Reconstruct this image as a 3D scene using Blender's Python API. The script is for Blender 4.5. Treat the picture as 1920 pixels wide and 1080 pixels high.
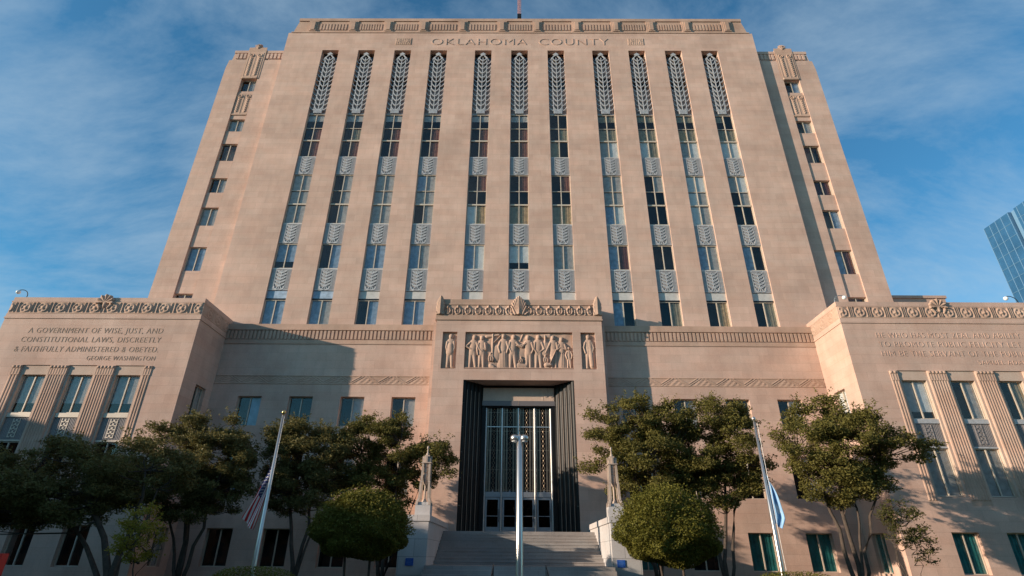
import bpy, math, random
import numpy as np
from mathutils import Vector, Matrix
random.seed(7); RNG = np.random.default_rng(11)
for o in list(bpy.data.objects): bpy.data.objects.remove(o, do_unlink=True)
S = bpy.context.scene; COL = S.collection
R = math.radians
# ------------------------------------------------------------------ camera, sky, sun, exposure
cam = bpy.data.cameras.new('camera'); co = bpy.data.objects.new('camera', cam); COL.objects.link(co)
cam.lens = 19.083; cam.sensor_width = 36; cam.clip_end = 6000; cam.clip_start = .1
co.matrix_world = Matrix.Translation((-.219, 0, 1.6)) @ (Matrix.Rotation(R(.49), 4, 'Z') @ Matrix.Rotation(R(90+26.334), 4, 'X') @ Matrix.Rotation(R(.519), 4, 'Z'))
S.camera = co
SUN = Vector((-10.28, -3.79, 2.46)).normalized()      # towards the sun
w = bpy.data.worlds.new('World'); S.world = w; w.use_nodes = True
nt = w.node_tree; nt.nodes.clear()
def nn(nt, t, **k):
    n = nt.nodes.new(t)
    for a, b in k.items(): setattr(n, a, b)
    return n
sky = nn(nt, 'ShaderNodeTexSky', sky_type='NISHITA'); sky.sun_disc = False
sky.sun_elevation = math.asin(SUN.z); sky.sun_rotation = math.atan2(SUN.x, SUN.y) % (2*math.pi)
sky.air_density = 1.0; sky.dust_density = .6; sky.ozone_density = 2.2
out = nn(nt, 'ShaderNodeOutputWorld'); bg = nn(nt, 'ShaderNodeBackground'); bg.inputs[1].default_value = .078
tc = nn(nt, 'ShaderNodeTexCoord'); sep = nn(nt, 'ShaderNodeSeparateXYZ'); nt.links.new(tc.outputs['Generated'], sep.inputs[0])
mx = nn(nt, 'ShaderNodeMath', operation='ADD'); nt.links.new(sep.outputs[2], mx.inputs[0]); mx.inputs[1].default_value = .35
dv = nn(nt, 'ShaderNodeVectorMath', operation='DIVIDE'); cb = nn(nt, 'ShaderNodeCombineXYZ')
nt.links.new(tc.outputs['Generated'], dv.inputs[0])
for i in range(3): nt.links.new(mx.outputs[0], cb.inputs[i])
nt.links.new(cb.outputs[0], dv.inputs[1])
mp = nn(nt, 'ShaderNodeMapping'); mp.inputs['Rotation'].default_value = (0, 0, R(-32)); mp.inputs['Scale'].default_value = (1.1, 2.3, 1)
mp.inputs['Location'].default_value = (.3, .55, 0)
nt.links.new(dv.outputs[0], mp.inputs[0])
n1 = nn(nt, 'ShaderNodeTexNoise'); n1.inputs['Scale'].default_value = 1.5; n1.inputs['Detail'].default_value = 12; n1.inputs['Roughness'].default_value = .64; n1.inputs['Distortion'].default_value = .35
nt.links.new(mp.outputs[0], n1.inputs[0])
rp = nn(nt, 'ShaderNodeValToRGB'); rp.color_ramp.elements[0].position = .40; rp.color_ramp.elements[0].color = (0, 0, 0, 1); rp.color_ramp.elements[1].position = .72; rp.color_ramp.elements[1].color = (.7, .7, .7, 1)
nt.links.new(n1.outputs[0], rp.inputs[0])
tint = nn(nt, 'ShaderNodeMix', data_type='RGBA', blend_type='MULTIPLY'); tint.inputs[0].default_value = 1
nt.links.new(sky.outputs[0], tint.inputs[6]); tint.inputs[7].default_value = (.74, 1.62, 1.88, 1)
cm = nn(nt, 'ShaderNodeMix', data_type='RGBA'); nt.links.new(rp.outputs[0], cm.inputs[0]); nt.links.new(tint.outputs[2], cm.inputs[6]); cm.inputs[7].default_value = (4.6, 6.0, 7.2, 1)
nt.links.new(cm.outputs[2], bg.inputs[0]); nt.links.new(bg.outputs[0], out.inputs[0])
sl = bpy.data.lights.new('sun', 'SUN'); sl.energy = 5.0; sl.angle = R(.5); sl.color = (1, .82, .64)
so = bpy.data.objects.new('sun', sl); COL.objects.link(so); so.rotation_euler = (-SUN).to_track_quat('-Z', 'Y').to_euler(); so.location = (-60, -40, 60)
S.view_settings.view_transform = 'Standard'; S.view_settings.look = 'None'; S.view_settings.exposure = .36; S.view_settings.gamma = 1
S.render.engine = 'CYCLES'

# ------------------------------------------------------------------ materials
MATS = {}
def pr(name, col, rough=.7, metal=0, bump=0, bscale=8, var=0, vscale=3, spec=.5, emit=None, rvar=0):
    m = bpy.data.materials.new(name); m.use_nodes = True; nt = m.node_tree; b = nt.nodes['Principled BSDF']
    b.inputs['Base Color'].default_value = (*col, 1); b.inputs['Roughness'].default_value = rough; b.inputs['Metallic'].default_value = metal
    b.inputs['Specular IOR Level'].default_value = spec
    if var or bump:
        g = nn(nt, 'ShaderNodeNewGeometry')
        n = nn(nt, 'ShaderNodeTexNoise'); n.inputs['Scale'].default_value = vscale; n.inputs['Detail'].default_value = 6; nt.links.new(g.outputs['Position'], n.inputs[0])
    if var:
        r = nn(nt, 'ShaderNodeMapRange'); r.inputs[1].default_value = .3; r.inputs[2].default_value = .7; r.inputs[3].default_value = 1-var; r.inputs[4].default_value = 1+var
        nt.links.new(n.outputs[0], r.inputs[0])
        v = nn(nt, 'ShaderNodeVectorMath', operation='SCALE'); v.inputs[0].default_value = col; nt.links.new(r.outputs[0], v.inputs[3]); nt.links.new(v.outputs[0], b.inputs['Base Color'])
    if bump:
        n2 = nn(nt, 'ShaderNodeTexNoise'); n2.inputs['Scale'].default_value = bscale; n2.inputs['Detail'].default_value = 5; nt.links.new(g.outputs['Position'], n2.inputs[0])
        bp = nn(nt, 'ShaderNodeBump'); bp.inputs['Strength'].default_value = bump; bp.inputs['Distance'].default_value = .02
        nt.links.new(n2.outputs[0], bp.inputs['Height']); nt.links.new(bp.outputs[0], b.inputs['Normal'])
    MATS[name] = m; return m
def stone(name, c1, c2, bw=1.5, bh=.62, mortar=.9, bump=.25, msize=.008, stain=.2, rough=.85):
    """coursed ashlar: block joints, block to block variation, large soft weathering"""
    m = bpy.data.materials.new(name); m.use_nodes = True; nt = m.node_tree; b = nt.nodes['Principled BSDF']; b.inputs['Roughness'].default_value = rough; b.inputs['Specular IOR Level'].default_value = .25
    g = nn(nt, 'ShaderNodeNewGeometry'); s = nn(nt, 'ShaderNodeSeparateXYZ'); nt.links.new(g.outputs['Position'], s.inputs[0])
    a = nn(nt, 'ShaderNodeMath', operation='ADD'); nt.links.new(s.outputs[0], a.inputs[0]); nt.links.new(s.outputs[1], a.inputs[1])
    c = nn(nt, 'ShaderNodeCombineXYZ'); nt.links.new(a.outputs[0], c.inputs[0]); nt.links.new(s.outputs[2], c.inputs[1])
    br = nn(nt, 'ShaderNodeTexBrick'); br.offset = .5; nt.links.new(c.outputs[0], br.inputs['Vector'])
    br.inputs['Scale'].default_value = 1; br.inputs['Brick Width'].default_value = bw; br.inputs['Row Height'].default_value = bh
    br.inputs['Mortar Size'].default_value = msize; br.inputs['Mortar Smooth'].default_value = .3; br.inputs['Bias'].default_value = 0
    br.inputs['Color1'].default_value = (*c1, 1); br.inputs['Color2'].default_value = (*c2, 1); br.inputs['Mortar'].default_value = (*[x*mortar for x in c1], 1)
    def noise(sc, d, st=(1, 1, 1)):
        mp = nn(nt, 'ShaderNodeMapping'); mp.inputs['Scale'].default_value = st; nt.links.new(g.outputs['Position'], mp.inputs[0])
        n = nn(nt, 'ShaderNodeTexNoise'); n.inputs['Scale'].default_value = sc; n.inputs['Detail'].default_value = d; nt.links.new(mp.outputs[0], n.inputs[0]); return n
    n1 = noise(.22, 5, (1, 1, 1.6)); n2 = noise(1.6, 6, (1, 1, .35)); n3 = noise(14, 4)
    def mr(n, lo, hi):
        r = nn(nt, 'ShaderNodeMapRange'); r.inputs[1].default_value = .32; r.inputs[2].default_value = .68; r.inputs[3].default_value = lo; r.inputs[4].default_value = hi
        nt.links.new(n.outputs[0], r.inputs[0]); return r
    x = br.outputs['Color']
    for n, lo, hi in ((n1, 1-stain*.6, 1+stain*.45), (n2, 1-stain*.32, 1+stain*.25), (n3, .95, 1.05)):
        r = mr(n, lo, hi); v = nn(nt, 'ShaderNodeVectorMath', operation='SCALE'); nt.links.new(x, v.inputs[0]); nt.links.new(r.outputs[0], v.inputs[3]); x = v.outputs[0]
    # warm / pinkish drift of the stone
    n4 = noise(.5, 3, (1, 1, 2.2)); r4 = mr(n4, 0, 1); mxx = nn(nt, 'ShaderNodeMix', data_type='RGBA', blend_type='MULTIPLY'); nt.links.new(r4.outputs[0], mxx.inputs[0]); nt.links.new(x, mxx.inputs[6]); mxx.inputs[7].default_value = (1.0, .93, .90, 1)
    nt.links.new(mxx.outputs[2], b.inputs['Base Color'])
    bp = nn(nt, 'ShaderNodeBump'); bp.inputs['Strength'].default_value = bump; bp.inputs['Distance'].default_value = .01
    nt.links.new(n3.outputs[0], bp.inputs['Height']); bp2 = nn(nt, 'ShaderNodeBump'); bp2.invert = True; bp2.inputs['Strength'].default_value = .3; bp2.inputs['Distance'].default_value = .01
    nt.links.new(br.outputs['Fac'], bp2.inputs['Height']); nt.links.new(bp.outputs[0], bp2.inputs['Normal']); nt.links.new(bp2.outputs[0], b.inputs['Normal'])
    MATS[name] = m; return m
def glass(name, tr, ior=1.75, rough=.02, gcol=(1, 1, 1)):
    m = bpy.data.materials.new(name); m.use_nodes = True; nt = m.node_tree; nt.nodes.clear()
    o = nn(nt, 'ShaderNodeOutputMaterial'); t = nn(nt, 'ShaderNodeBsdfTransparent'); t.inputs[0].default_value = (*tr, 1)
    g = nn(nt, 'ShaderNodeBsdfGlossy'); g.inputs['Roughness'].default_value = rough; g.inputs[0].default_value = (*gcol, 1)
    lw = nn(nt, 'ShaderNodeLayerWeight'); lw.inputs[0].default_value = .5; pw = nn(nt, 'ShaderNodeMath', operation='POWER'); nt.links.new(lw.outputs['Facing'], pw.inputs[0]); pw.inputs[1].default_value = 4
    f0 = ((ior-1)/(ior+1))**2; f = nn(nt, 'ShaderNodeMath', operation='MULTIPLY_ADD'); nt.links.new(pw.outputs[0], f.inputs[0]); f.inputs[1].default_value = 1-f0; f.inputs[2].default_value = f0; mxs = nn(nt, 'ShaderNodeMixShader')
    nz = nn(nt, 'ShaderNodeTexNoise'); nz.inputs['Scale'].default_value = 1.3; ge = nn(nt, 'ShaderNodeNewGeometry'); nt.links.new(ge.outputs['Position'], nz.inputs[0])
    bp = nn(nt, 'ShaderNodeBump'); bp.inputs['Strength'].default_value = .03; bp.inputs['Distance'].default_value = .05; nt.links.new(nz.outputs[0], bp.inputs['Height']); nt.links.new(bp.outputs[0], g.inputs['Normal'])
    nt.links.new(f.outputs[0], mxs.inputs[0]); nt.links.new(t.outputs[0], mxs.inputs[1]); nt.links.new(g.outputs[0], mxs.inputs[2]); nt.links.new(mxs.outputs[0], o.inputs[0])
    MATS[name] = m; return m
def leaf(name, c1, c2, tr=.3):
    m = bpy.data.materials.new(name); m.use_nodes = True; nt = m.node_tree; b = nt.nodes['Principled BSDF']; b.inputs['Roughness'].default_value = .6; b.inputs['Specular IOR Level'].default_value = .18
    g = nn(nt, 'ShaderNodeNewGeometry'); n = nn(nt, 'ShaderNodeTexNoise'); n.inputs['Scale'].default_value = 1.4; n.inputs['Detail'].default_value = 3; nt.links.new(g.outputs['Position'], n.inputs[0])
    ad = nn(nt, 'ShaderNodeMath', operation='MULTIPLY_ADD'); nt.links.new(g.outputs['Random Per Island'], ad.inputs[0]); ad.inputs[1].default_value = .5; 
    sb = nn(nt, 'ShaderNodeMath', operation='SUBTRACT'); nt.links.new(n.outputs[0], sb.inputs[0]); sb.inputs[1].default_value = .25; nt.links.new(sb.outputs[0], ad.inputs[2])
    mx = nn(nt, 'ShaderNodeMix', data_type='RGBA'); mx.inputs[6].default_value = (*c1, 1); mx.inputs[7].default_value = (*c2, 1); nt.links.new(ad.outputs[0], mx.inputs[0])
    nt.links.new(mx.outputs[2], b.inputs['Base Color'])
    t = nn(nt, 'ShaderNodeBsdfTranslucent'); nt.links.new(mx.outputs[2], t.inputs[0]); ms = nn(nt, 'ShaderNodeMixShader'); ms.inputs[0].default_value = tr
    o = nt.nodes['Material Output']; nt.links.new(b.outputs[0], ms.inputs[1]); nt.links.new(t.outputs[0], ms.inputs[2]); nt.links.new(ms.outputs[0], o.inputs[0])
    MATS[name] = m; return m
LIME = stone('limestone', (.60, .425, .345), (.54, .38, .307), mortar=.78, msize=.010, stain=.21)
CARV = stone('carved_limestone', (.52, .36, .278), (.475, .33, .255), msize=.004, bump=.35, stain=.28)
PANEL = stone('pale_panel_stone', (.56, .43, .35), (.53, .41, .33), msize=.002)
INSC = pr('incised_letter_stone', (.38, .26, .19), .9, var=.15)
GRAN = stone('grey_granite', (.56, .54, .53), (.51, .495, .485), bw=1.45, bh=.78, mortar=.5, msize=.012, stain=.15, rough=.6)
STEP = stone('step_granite', (.34, .315, .295), (.30, .28, .265), bw=1.8, bh=.6, mortar=.6, msize=.006, stain=.25, rough=.7)
BLACK = pr('black_granite', (.012, .011, .011), .42, var=.3, vscale=12, spec=.18)
FILLET = pr('jamb_fillet', (.30, .22, .17), .5)
CREAM = pr('cream_window_metal', (.55, .47, .38), .5, .1, var=.08)
ALU = pr('cast_aluminium', (.50, .49, .49), .48, .25, var=.12, vscale=5)
ALUD = pr('aluminium_ground', (.27, .245, .24), .6, .2, var=.12, vscale=4)
STEEL = pr('polished_steel', (.60, .57, .54), .38, .8)
BRONZE = pr('bronze_screen', (.42, .33, .24), .38, .7, var=.15)
DOORM = pr('door_metal', (.32, .325, .34), .35, .6, var=.08)
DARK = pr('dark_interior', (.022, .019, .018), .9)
GLASS = glass('window_glass', (.90, .92, .93), 1.5, gcol=(.95, .86, .80)); GLASSD = glass('door_glass', (.30, .30, .31), 1.3)
BL = {'b': pr('red_brown_curtain', (.30, .12, .075), .9, var=.3, vscale=5), 't': pr('tan_curtain', (.62, .42, .22), .9, var=.25, vscale=5), 'o': pr('olive_blind', (.40, .33, .22), .9, var=.2),
      'g': pr('grey_blind_and_reflection', (.46, .43, .40), .9, var=.2), 'l': pr('pale_blind', (.80, .79, .76), .9, var=.12), 'u': pr('blue_blind_and_sky', (.30, .40, .52), .9, var=.25), 'r': pr('dark_red_curtain', (.16, .06, .05), .9, var=.2),  # grey and blue serve real blinds and also paint reflections in the glass
      'c': pr('teal_curtain', (.03, .24, .23), .9, var=.25)}
LEAF_OAK = leaf('oak_leaf', (.088, .082, .021), (.215, .19, .052)); LEAF_OAK2 = leaf('oak_leaf_shade_copy', (.095, .086, .030), (.225, .195, .070))  # second oak leaf: copy for the shaded left trees, lightened against their shade
LEAF_TOP = leaf('topiary_leaf', (.085, .086, .014), (.215, .20, .038)); LEAF_Y = leaf('yellow_leaf', (.17, .155, .02), (.40, .33, .05), .45)
LEAF_S = leaf('sapling_leaf', (.06, .07, .02), (.16, .14, .04), .45)
BARK = pr('bark', (.075, .055, .042), .9, bump=.8, bscale=18, var=.3, vscale=6)
GRASS = pr('grass', (.045, .07, .02), .95, bump=.6, bscale=40, var=.35, vscale=2)
PAVE = pr('paving', (.28, .26, .24), .85, bump=.2, bscale=20, var=.15)
ASPH = pr('asphalt', (.05, .05, .052), .9, bump=.3, bscale=60, var=.15)
POLE = pr('aluminium_pole', (.62, .58, .54), .33, .9, var=.05); GOLD = pr('gilded_ball', (.75, .5, .2), .25, 1)
WHITE = pr('white_paint', (.78, .77, .74), .5); RED = pr('red_paint', (.55, .02, .015), .4); BLKM = pr('black_metal', (.02, .02, .022), .4, .5)
BLUE = pr('blue_sign', (.02, .10, .42), .4); FR = pr('flag_red', (.62, .035, .04), .85); FW = pr('flag_white', (.86, .83, .80), .85); FB = pr('flag_navy', (.02, .03, .12), .85)
FSKY = pr('flag_sky_blue', (.27, .47, .70), .85, var=.15); LAMPG = pr('lamp_glass', (.8, .82, .82), .15, spec=.8)
STAND = pr('weathered_pink_metal', (.46, .36, .29), .6, .1, bump=.3, bscale=9, var=.18, vscale=2.5)

# ------------------------------------------------------------------ helpers
WL = {}
class MB:
    def __init__(s): s.v = []; s.f = []; s.m = []
    def add(s, vs, fs, mi=0):
        k = len(s.v); s.v += [tuple(map(float, a)) for a in vs]; s.f += [tuple(k+i for i in f) for f in fs]; s.m += [mi]*len(fs); return s
    def box(s, x0, x1, y0, y1, z0, z1, mi=0):
        if x0 > x1: x0, x1 = x1, x0
        return s.add([(x0,y0,z0),(x1,y0,z0),(x1,y1,z0),(x0,y1,z0),(x0,y0,z1),(x1,y0,z1),(x1,y1,z1),(x0,y1,z1)],
              [(0,3,2,1),(4,5,6,7),(0,1,5,4),(1,2,6,5),(2,3,7,6),(3,0,4,7)], mi)
    def prism(s, poly, y0, y1, mi=0):           # poly in x,z counter-clockwise seen from -y
        n = len(poly); vs = [(x, y0, z) for x, z in poly]+[(x, y1, z) for x, z in poly]
        return s.add(vs, [tuple(range(n)), tuple(range(2*n-1, n-1, -1))]+[(i, i+n, (i+1) % n+n, (i+1) % n) for i in range(n)], mi)
    def tube(s, pts, rad, n=6, mi=0, cap=True):
        pts = [Vector(p) for p in pts]
        if not hasattr(rad, '__len__'): rad = [rad]*len(pts)
        k = len(s.v); up = Vector((0, 0, 1))
        for i, p in enumerate(pts):
            d = (pts[min(i+1, len(pts)-1)]-pts[max(i-1, 0)]).normalized()
            a = d.cross(up if abs(d.z) < .95 else Vector((1, 0, 0))).normalized(); b = a.cross(d)
            for j in range(n):
                t = 2*math.pi*j/n; s.v.append(tuple(p+(a*math.cos(t)+b*math.sin(t))*rad[i]))
        for i in range(len(pts)-1):
            for j in range(n):
                s.f.append((k+i*n+j, k+i*n+(j+1) % n, k+(i+1)*n+(j+1) % n, k+(i+1)*n+j)); s.m.append(mi)
        if cap:
            s.f.append(tuple(k+j for j in range(n))[::-1]); s.m.append(mi); s.f.append(tuple(k+(len(pts)-1)*n+j for j in range(n))); s.m.append(mi)
        return s
    def lathe(s, c, prof, n=16, mi=0):          # prof: (radius, z)
        k = len(s.v)
        for r, z in prof:
            for j in range(n): t = 2*math.pi*j/n; s.v.append((c[0]+r*math.cos(t), c[1]+r*math.sin(t), c[2]+z))
        for i in range(len(prof)-1):
            for j in range(n): s.f.append((k+i*n+j, k+i*n+(j+1) % n, k+(i+1)*n+(j+1) % n, k+(i+1)*n+j)); s.m.append(mi)
        s.f.append(tuple(k+j for j in range(n))[::-1]); s.m.append(mi); s.f.append(tuple(k+(len(prof)-1)*n+j for j in range(n))); s.m.append(mi)
        return s
    def mesh(s, name, mats, smooth=False):
        me = bpy.data.meshes.new(name); me.from_pydata(s.v, [], s.f)
        for m in (mats if isinstance(mats, (list, tuple)) else [mats]): me.materials.append(m)
        if len(set(s.m)) > 1 or (s.m and s.m[0]): me.polygons.foreach_set('material_index', s.m)
        if smooth: me.polygons.foreach_set('use_smooth', [True]*len(s.f))
        me.update(); return me
    def build(s, name, mats, parent=None, smooth=False, **k): return put(name, s.mesh(name, mats, smooth), parent, **k)
def put(name, me, parent=None, loc=(0, 0, 0), rz=0, **k):
    o = bpy.data.objects.new(name, me); COL.objects.link(o); loc = Vector(loc)
    if parent: o.parent = parent; o.location = Matrix.Rotation(-WL[parent.name][1], 3, 'Z') @ (loc-WL[parent.name][0]); o.rotation_euler.z = rz-WL[parent.name][1]
    else: o.location = loc; o.rotation_euler.z = rz
    WL[o.name] = (loc, rz); tag(o, **k); return o
def tag(o, label=None, cat=None, group=None, kind=None):
    for a, b in (('label', label), ('category', cat), ('group', group), ('kind', kind)):
        if b: o[a] = b
    return o
def thing(name, loc, label, cat, group=None): return put(name, None, None, loc, 0, label=label, cat=cat, group=group)
def wall(mb, s0, s1, z0, z1, d0, d1, cols, side=None, mi=0):
    """wall slab with openings; cols = [(a, b, [(zlo, zhi), ...])]; side None = facing -y, else the slab lies along y between x=d0 and x=d1"""
    def bx(a, b, u, v):
        if b-a < 1e-4 or v-u < 1e-4: return
        if side is None: mb.box(a, b, d0, d1, u, v, mi)
        else: mb.box(d0, d1, a, b, u, v, mi)
    p = s0
    for a, b, ops in sorted(cols):
        bx(p, a, z0, z1); q = z0
        for u, v in sorted(ops): bx(a, b, q, u); q = v
        bx(a, b, q, z1); p = b
    bx(p, s1, z0, z1)
def relief(name, mat, parent, s0, s1, z0, z1, res, fn, base, orient='front', cut=False, **k):
    """carved stone: a height field standing proud of its bed. orient front: faces -y at y=base; 'px': faces +x at x=base; 'nx': faces -x"""
    ns = max(2, int((s1-s0)/res)+1); nz = max(2, int((z1-z0)/res)+1)
    Sg, Zg = np.meshgrid(np.linspace(s0, s1, ns), np.linspace(z0, z1, nz)); H = fn(Sg, Zg); H = np.maximum(H, 0)+.004
    H[0, :] = H[-1, :] = 0; H[:, 0] = H[:, -1] = 0
    if orient == 'front': V = np.stack([Sg, base-H, Zg], -1)
    elif orient == 'px': V = np.stack([base+H, Sg, Zg], -1)
    else: V = np.stack([base-H, Sg, Zg], -1)
    V = V.reshape(-1, 3); idx = np.arange(ns*nz).reshape(nz, ns)
    a, b, c, d = idx[:-1, :-1], idx[:-1, 1:], idx[1:, 1:], idx[1:, :-1]
    F = np.stack([a, b, c, d] if orient != 'nx' else [a, d, c, b], -1).reshape(-1, 4)
    if cut: F = F[H.reshape(-1)[F].max(1) > .03]
    me = bpy.data.meshes.new(name); me.from_pydata(V.tolist(), [], F.tolist()); me.materials.append(mat)
    me.polygons.foreach_set('use_smooth', [True]*len(F)); me.update(); return put(name, me, parent, **k)
def cap2(X, Z, x0, z0, x1, z1, r0, r1, h):
    dx, dz = x1-x0, z1-z0; L = dx*dx+dz*dz+1e-9; t = np.clip(((X-x0)*dx+(Z-z0)*dz)/L, 0, 1)
    d = np.hypot(X-x0-t*dx, Z-z0-t*dz); r = r0+(r1-r0)*t
    return h*np.sqrt(np.clip(1-(d/r)**2, 0, 1))
def bxh(X, Z, x0, x1, z0, z1, h, soft=.02):
    return h*np.clip(np.minimum(np.minimum(X-x0, x1-X), np.minimum(Z-z0, z1-Z))/soft, 0, 1)
_font = {}
def text(name, s, x0, x1, z, cap, y, mat, parent, depth=.02, thin=-.0, **k):
    cu = bpy.data.curves.new('t', 'FONT'); cu.body = s; cu.size = cap/.72; cu.extrude = depth/2; cu.offset = thin; cu.resolution_u = 3; cu.space_character = 1.12
    o = bpy.data.objects.new('t', cu); COL.objects.link(o); bpy.context.view_layer.update()
    me = bpy.data.meshes.new_from_object(o.evaluated_get(bpy.context.evaluated_depsgraph_get())); bpy.data.objects.remove(o)
    n = len(me.vertices); a = np.zeros(n*3); me.vertices.foreach_get('co', a); a = a.reshape(-1, 3); w = a[:, 0].max()-a[:, 0].min()
    v = np.stack([x0+(a[:, 0]-a[:, 0].min())/w*(x1-x0), y-depth/2-a[:, 2], z+a[:, 1]], -1); me.vertices.foreach_set('co', v.ravel()); me.materials.clear(); me.materials.append(mat); me.update()
    return put(name, me, parent, **k)

# ------------------------------------------------------------------ courthouse
CT = thing('courthouse', (0, 40, 0), 'tall art deco courthouse of pinkish limestone with eleven window bays and two lower wings', 'courthouse')
YT, YR, YW, YP, YS = 40.0, 39.45, 35.66, 38.13, 40.55
C11 = [-19.87, -16.07, -12.26, -8.48, -3.80, 0, 3.80, 8.48, 12.26, 16.07, 19.87]; HW = .87
# window kit --------------------------------------------------------------
WC = {}
def window(parent, cx, y, z0, z1, w, bars=(), heavy=(), cells=(), rz=0, room=1.0, rmat='k'):
    h = z1-z0; key = (round(w, 2), round(h, 2), tuple(round(b-z0, 2) for b in bars), tuple(round(b-z0, 2) for b in heavy))
    hw = w/2
    if key not in WC:
        f = MB(); e = .055
        f.box(-hw, -hw+e, 0, .09, 0, h); f.box(hw-e, hw, 0, .09, 0, h); f.box(-hw+e, hw-e, 0, .09, 0, e); f.box(-hw+e, hw-e, 0, .09, h-e, h)
        f.box(-.035, .035, -.012, .08, e, h-e)
        for b in bars: f.box(-hw+e, hw-e, .003, .075, b-z0-.03, b-z0+.03)
        for b in heavy: f.box(-hw+e, hw-e, -.03, .095, b-z0-.09, b-z0+.05)
        p = MB().box(-hw+.05, hw-.05, .05, .056, .05, h-.05)
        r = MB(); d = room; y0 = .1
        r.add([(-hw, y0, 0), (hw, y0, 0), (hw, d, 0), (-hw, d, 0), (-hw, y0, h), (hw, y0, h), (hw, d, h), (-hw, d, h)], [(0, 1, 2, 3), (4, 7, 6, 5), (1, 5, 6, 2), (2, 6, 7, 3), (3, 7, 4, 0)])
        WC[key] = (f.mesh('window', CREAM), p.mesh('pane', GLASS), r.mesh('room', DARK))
    a, b, c = WC[key]
    o = put('window', a, parent, (cx, y, z0), rz); put('pane', b, o, (cx, y, z0), rz); put('room', c, o, (cx, y, z0), rz)
    for (xa, xb, za, zb, code) in cells:
        if code == 'k': continue
        k2 = (round(xa, 2), round(xb, 2), round(za-z0, 2), round(zb-z0, 2), code)
        if k2 not in WC:
            m = MB(); n = 7; wx = (xb-xa)/n       # hanging folds
            if code in 'btrco':
                for i in range(n): m.prism([(xa+i*wx, za-z0), (xa+(i+1)*wx, za-z0), (xa+(i+1)*wx, zb-z0), (xa+i*wx, zb-z0)], .10+.03*(i % 2), .12+.03*(i % 2))
            else: m.box(xa, xb, .10, .11, za-z0, zb-z0)
            WC[k2] = m.mesh('blind', BL[code])
        put('blind' if code in 'glu' else 'curtain', WC[k2], o, (cx, y, z0), rz)  # some grey and blue sheets stand for reflections in the pane
    return o
def two(w, z0, z1, lr, top=1.0, g=.045):
    zt = z1; zb = z1-(z1-z0)*top; hw = w/2
    return [(-hw+.06, -.04, zb+.02, zt-.02, lr[0]), (.04, hw-.06, zb+.02, zt-.02, lr[1])]
# main tower ---------------------------------------------------------------
m = MB(); m.box(-24.8, 24.8, 41.4, 62, 17, 51.85)
wall(m, -24.8, 24.8, 16.9, 51.85, YT, 41.4, [(c-HW, c+HW, [(18.05, 49.23)]) for c in C11])
m.build('tower', LIME, CT)
m = MB(); m.box(-24.5, 24.5, 39.94, 61.8, 51.85, 51.97)
m.prism([(-24.36, 51.97), (24.36, 51.97), (23.95, 53.72), (-23.95, 53.72)], 40.06, 61.5)
m.box(-23.98, 23.98, 39.97, 61.6, 53.72, 54.12)
bays = [-22.3, -17.97, -14.16, -10.37, -6.14, -1.9, 1.9, 6.14, 10.37, 14.16, 17.97, 22.3]
for b in bays:
    m.box(b-.52, b+.52, 39.97, 40.07, 52.0, 53.70); m.box(b-.36, b+.36, 39.90, 39.97, 52.1, 53.6); m.box(b-.2, b+.2, 39.84, 39.90, 52.25, 53.5)
for a, b in zip(bays[:-1], bays[1:]):
    n = 9; sp = (b-a-1.3)/n
    for i in range(n): x = a+.65+sp*(i+.5); m.box(x-sp*.28, x+sp*.28, 39.99, 40.07, 52.35, 53.3)
m.build('parapet', CARV, CT)
TAB = {'r0': 'gg gg gg gg gg gg kk oo oo oo ok'.split(), 'r1': 'kb ko kb kb kb kb ko oo oo to oo'.split(), 'r2': 'kb kb kb kb kb kb ok gl lo gl ll'.split(),
       'c0': 'gg kg gg ug kb kb kb gg kg ll gl'.split(), 'c1': 'gg kg gg gg kk kk kk gg kk lg kg'.split(), 'd0': 'gg kg gg kg lt ot ot ul kk lg kk'.split(),  # left greys of the upper pair stand for pale reflections in the glass
       'e0': 'uu ku uu ug ul ll gg ur kk ug uk'.split(), 'f0': 'uu ug ku uu ll ll ll uk ko kt ko'.split()}  # blue in the left bays of the lowest row stands for mirrored sky
for i, c in enumerate(C11):
    W = 2*HW-.01; y = 40.20
    window(CT, c, y, 35.15, 40.42, W, bars=(38.66,), heavy=(37.13,), cells=two(W, 38.7, 40.3, TAB['r0'][i], .45)+two(W, 37.2, 38.6, TAB['r1'][i])+two(W, 35.2, 37.05, TAB['r2'][i]))
    window(CT, c, y, 27.73, 33.05, W, bars=(31.26,), heavy=(29.79,), cells=two(W, 31.3, 33.0, TAB['c0'][i])+two(W, 29.85, 31.2, TAB['c1'][i])+two(W, 27.8, 29.7, TAB['d0'][i]))
    window(CT, c, y, 23.23, 25.62, W, cells=two(W, 23.25, 25.6, TAB['e0'][i], .72 if i in (5, 0) else 1))
    if abs(c) > 5: window(CT, c, y, 18.05, 20.30, W, cells=two(W, 18.1, 20.25, TAB['f0'][i]))
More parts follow.
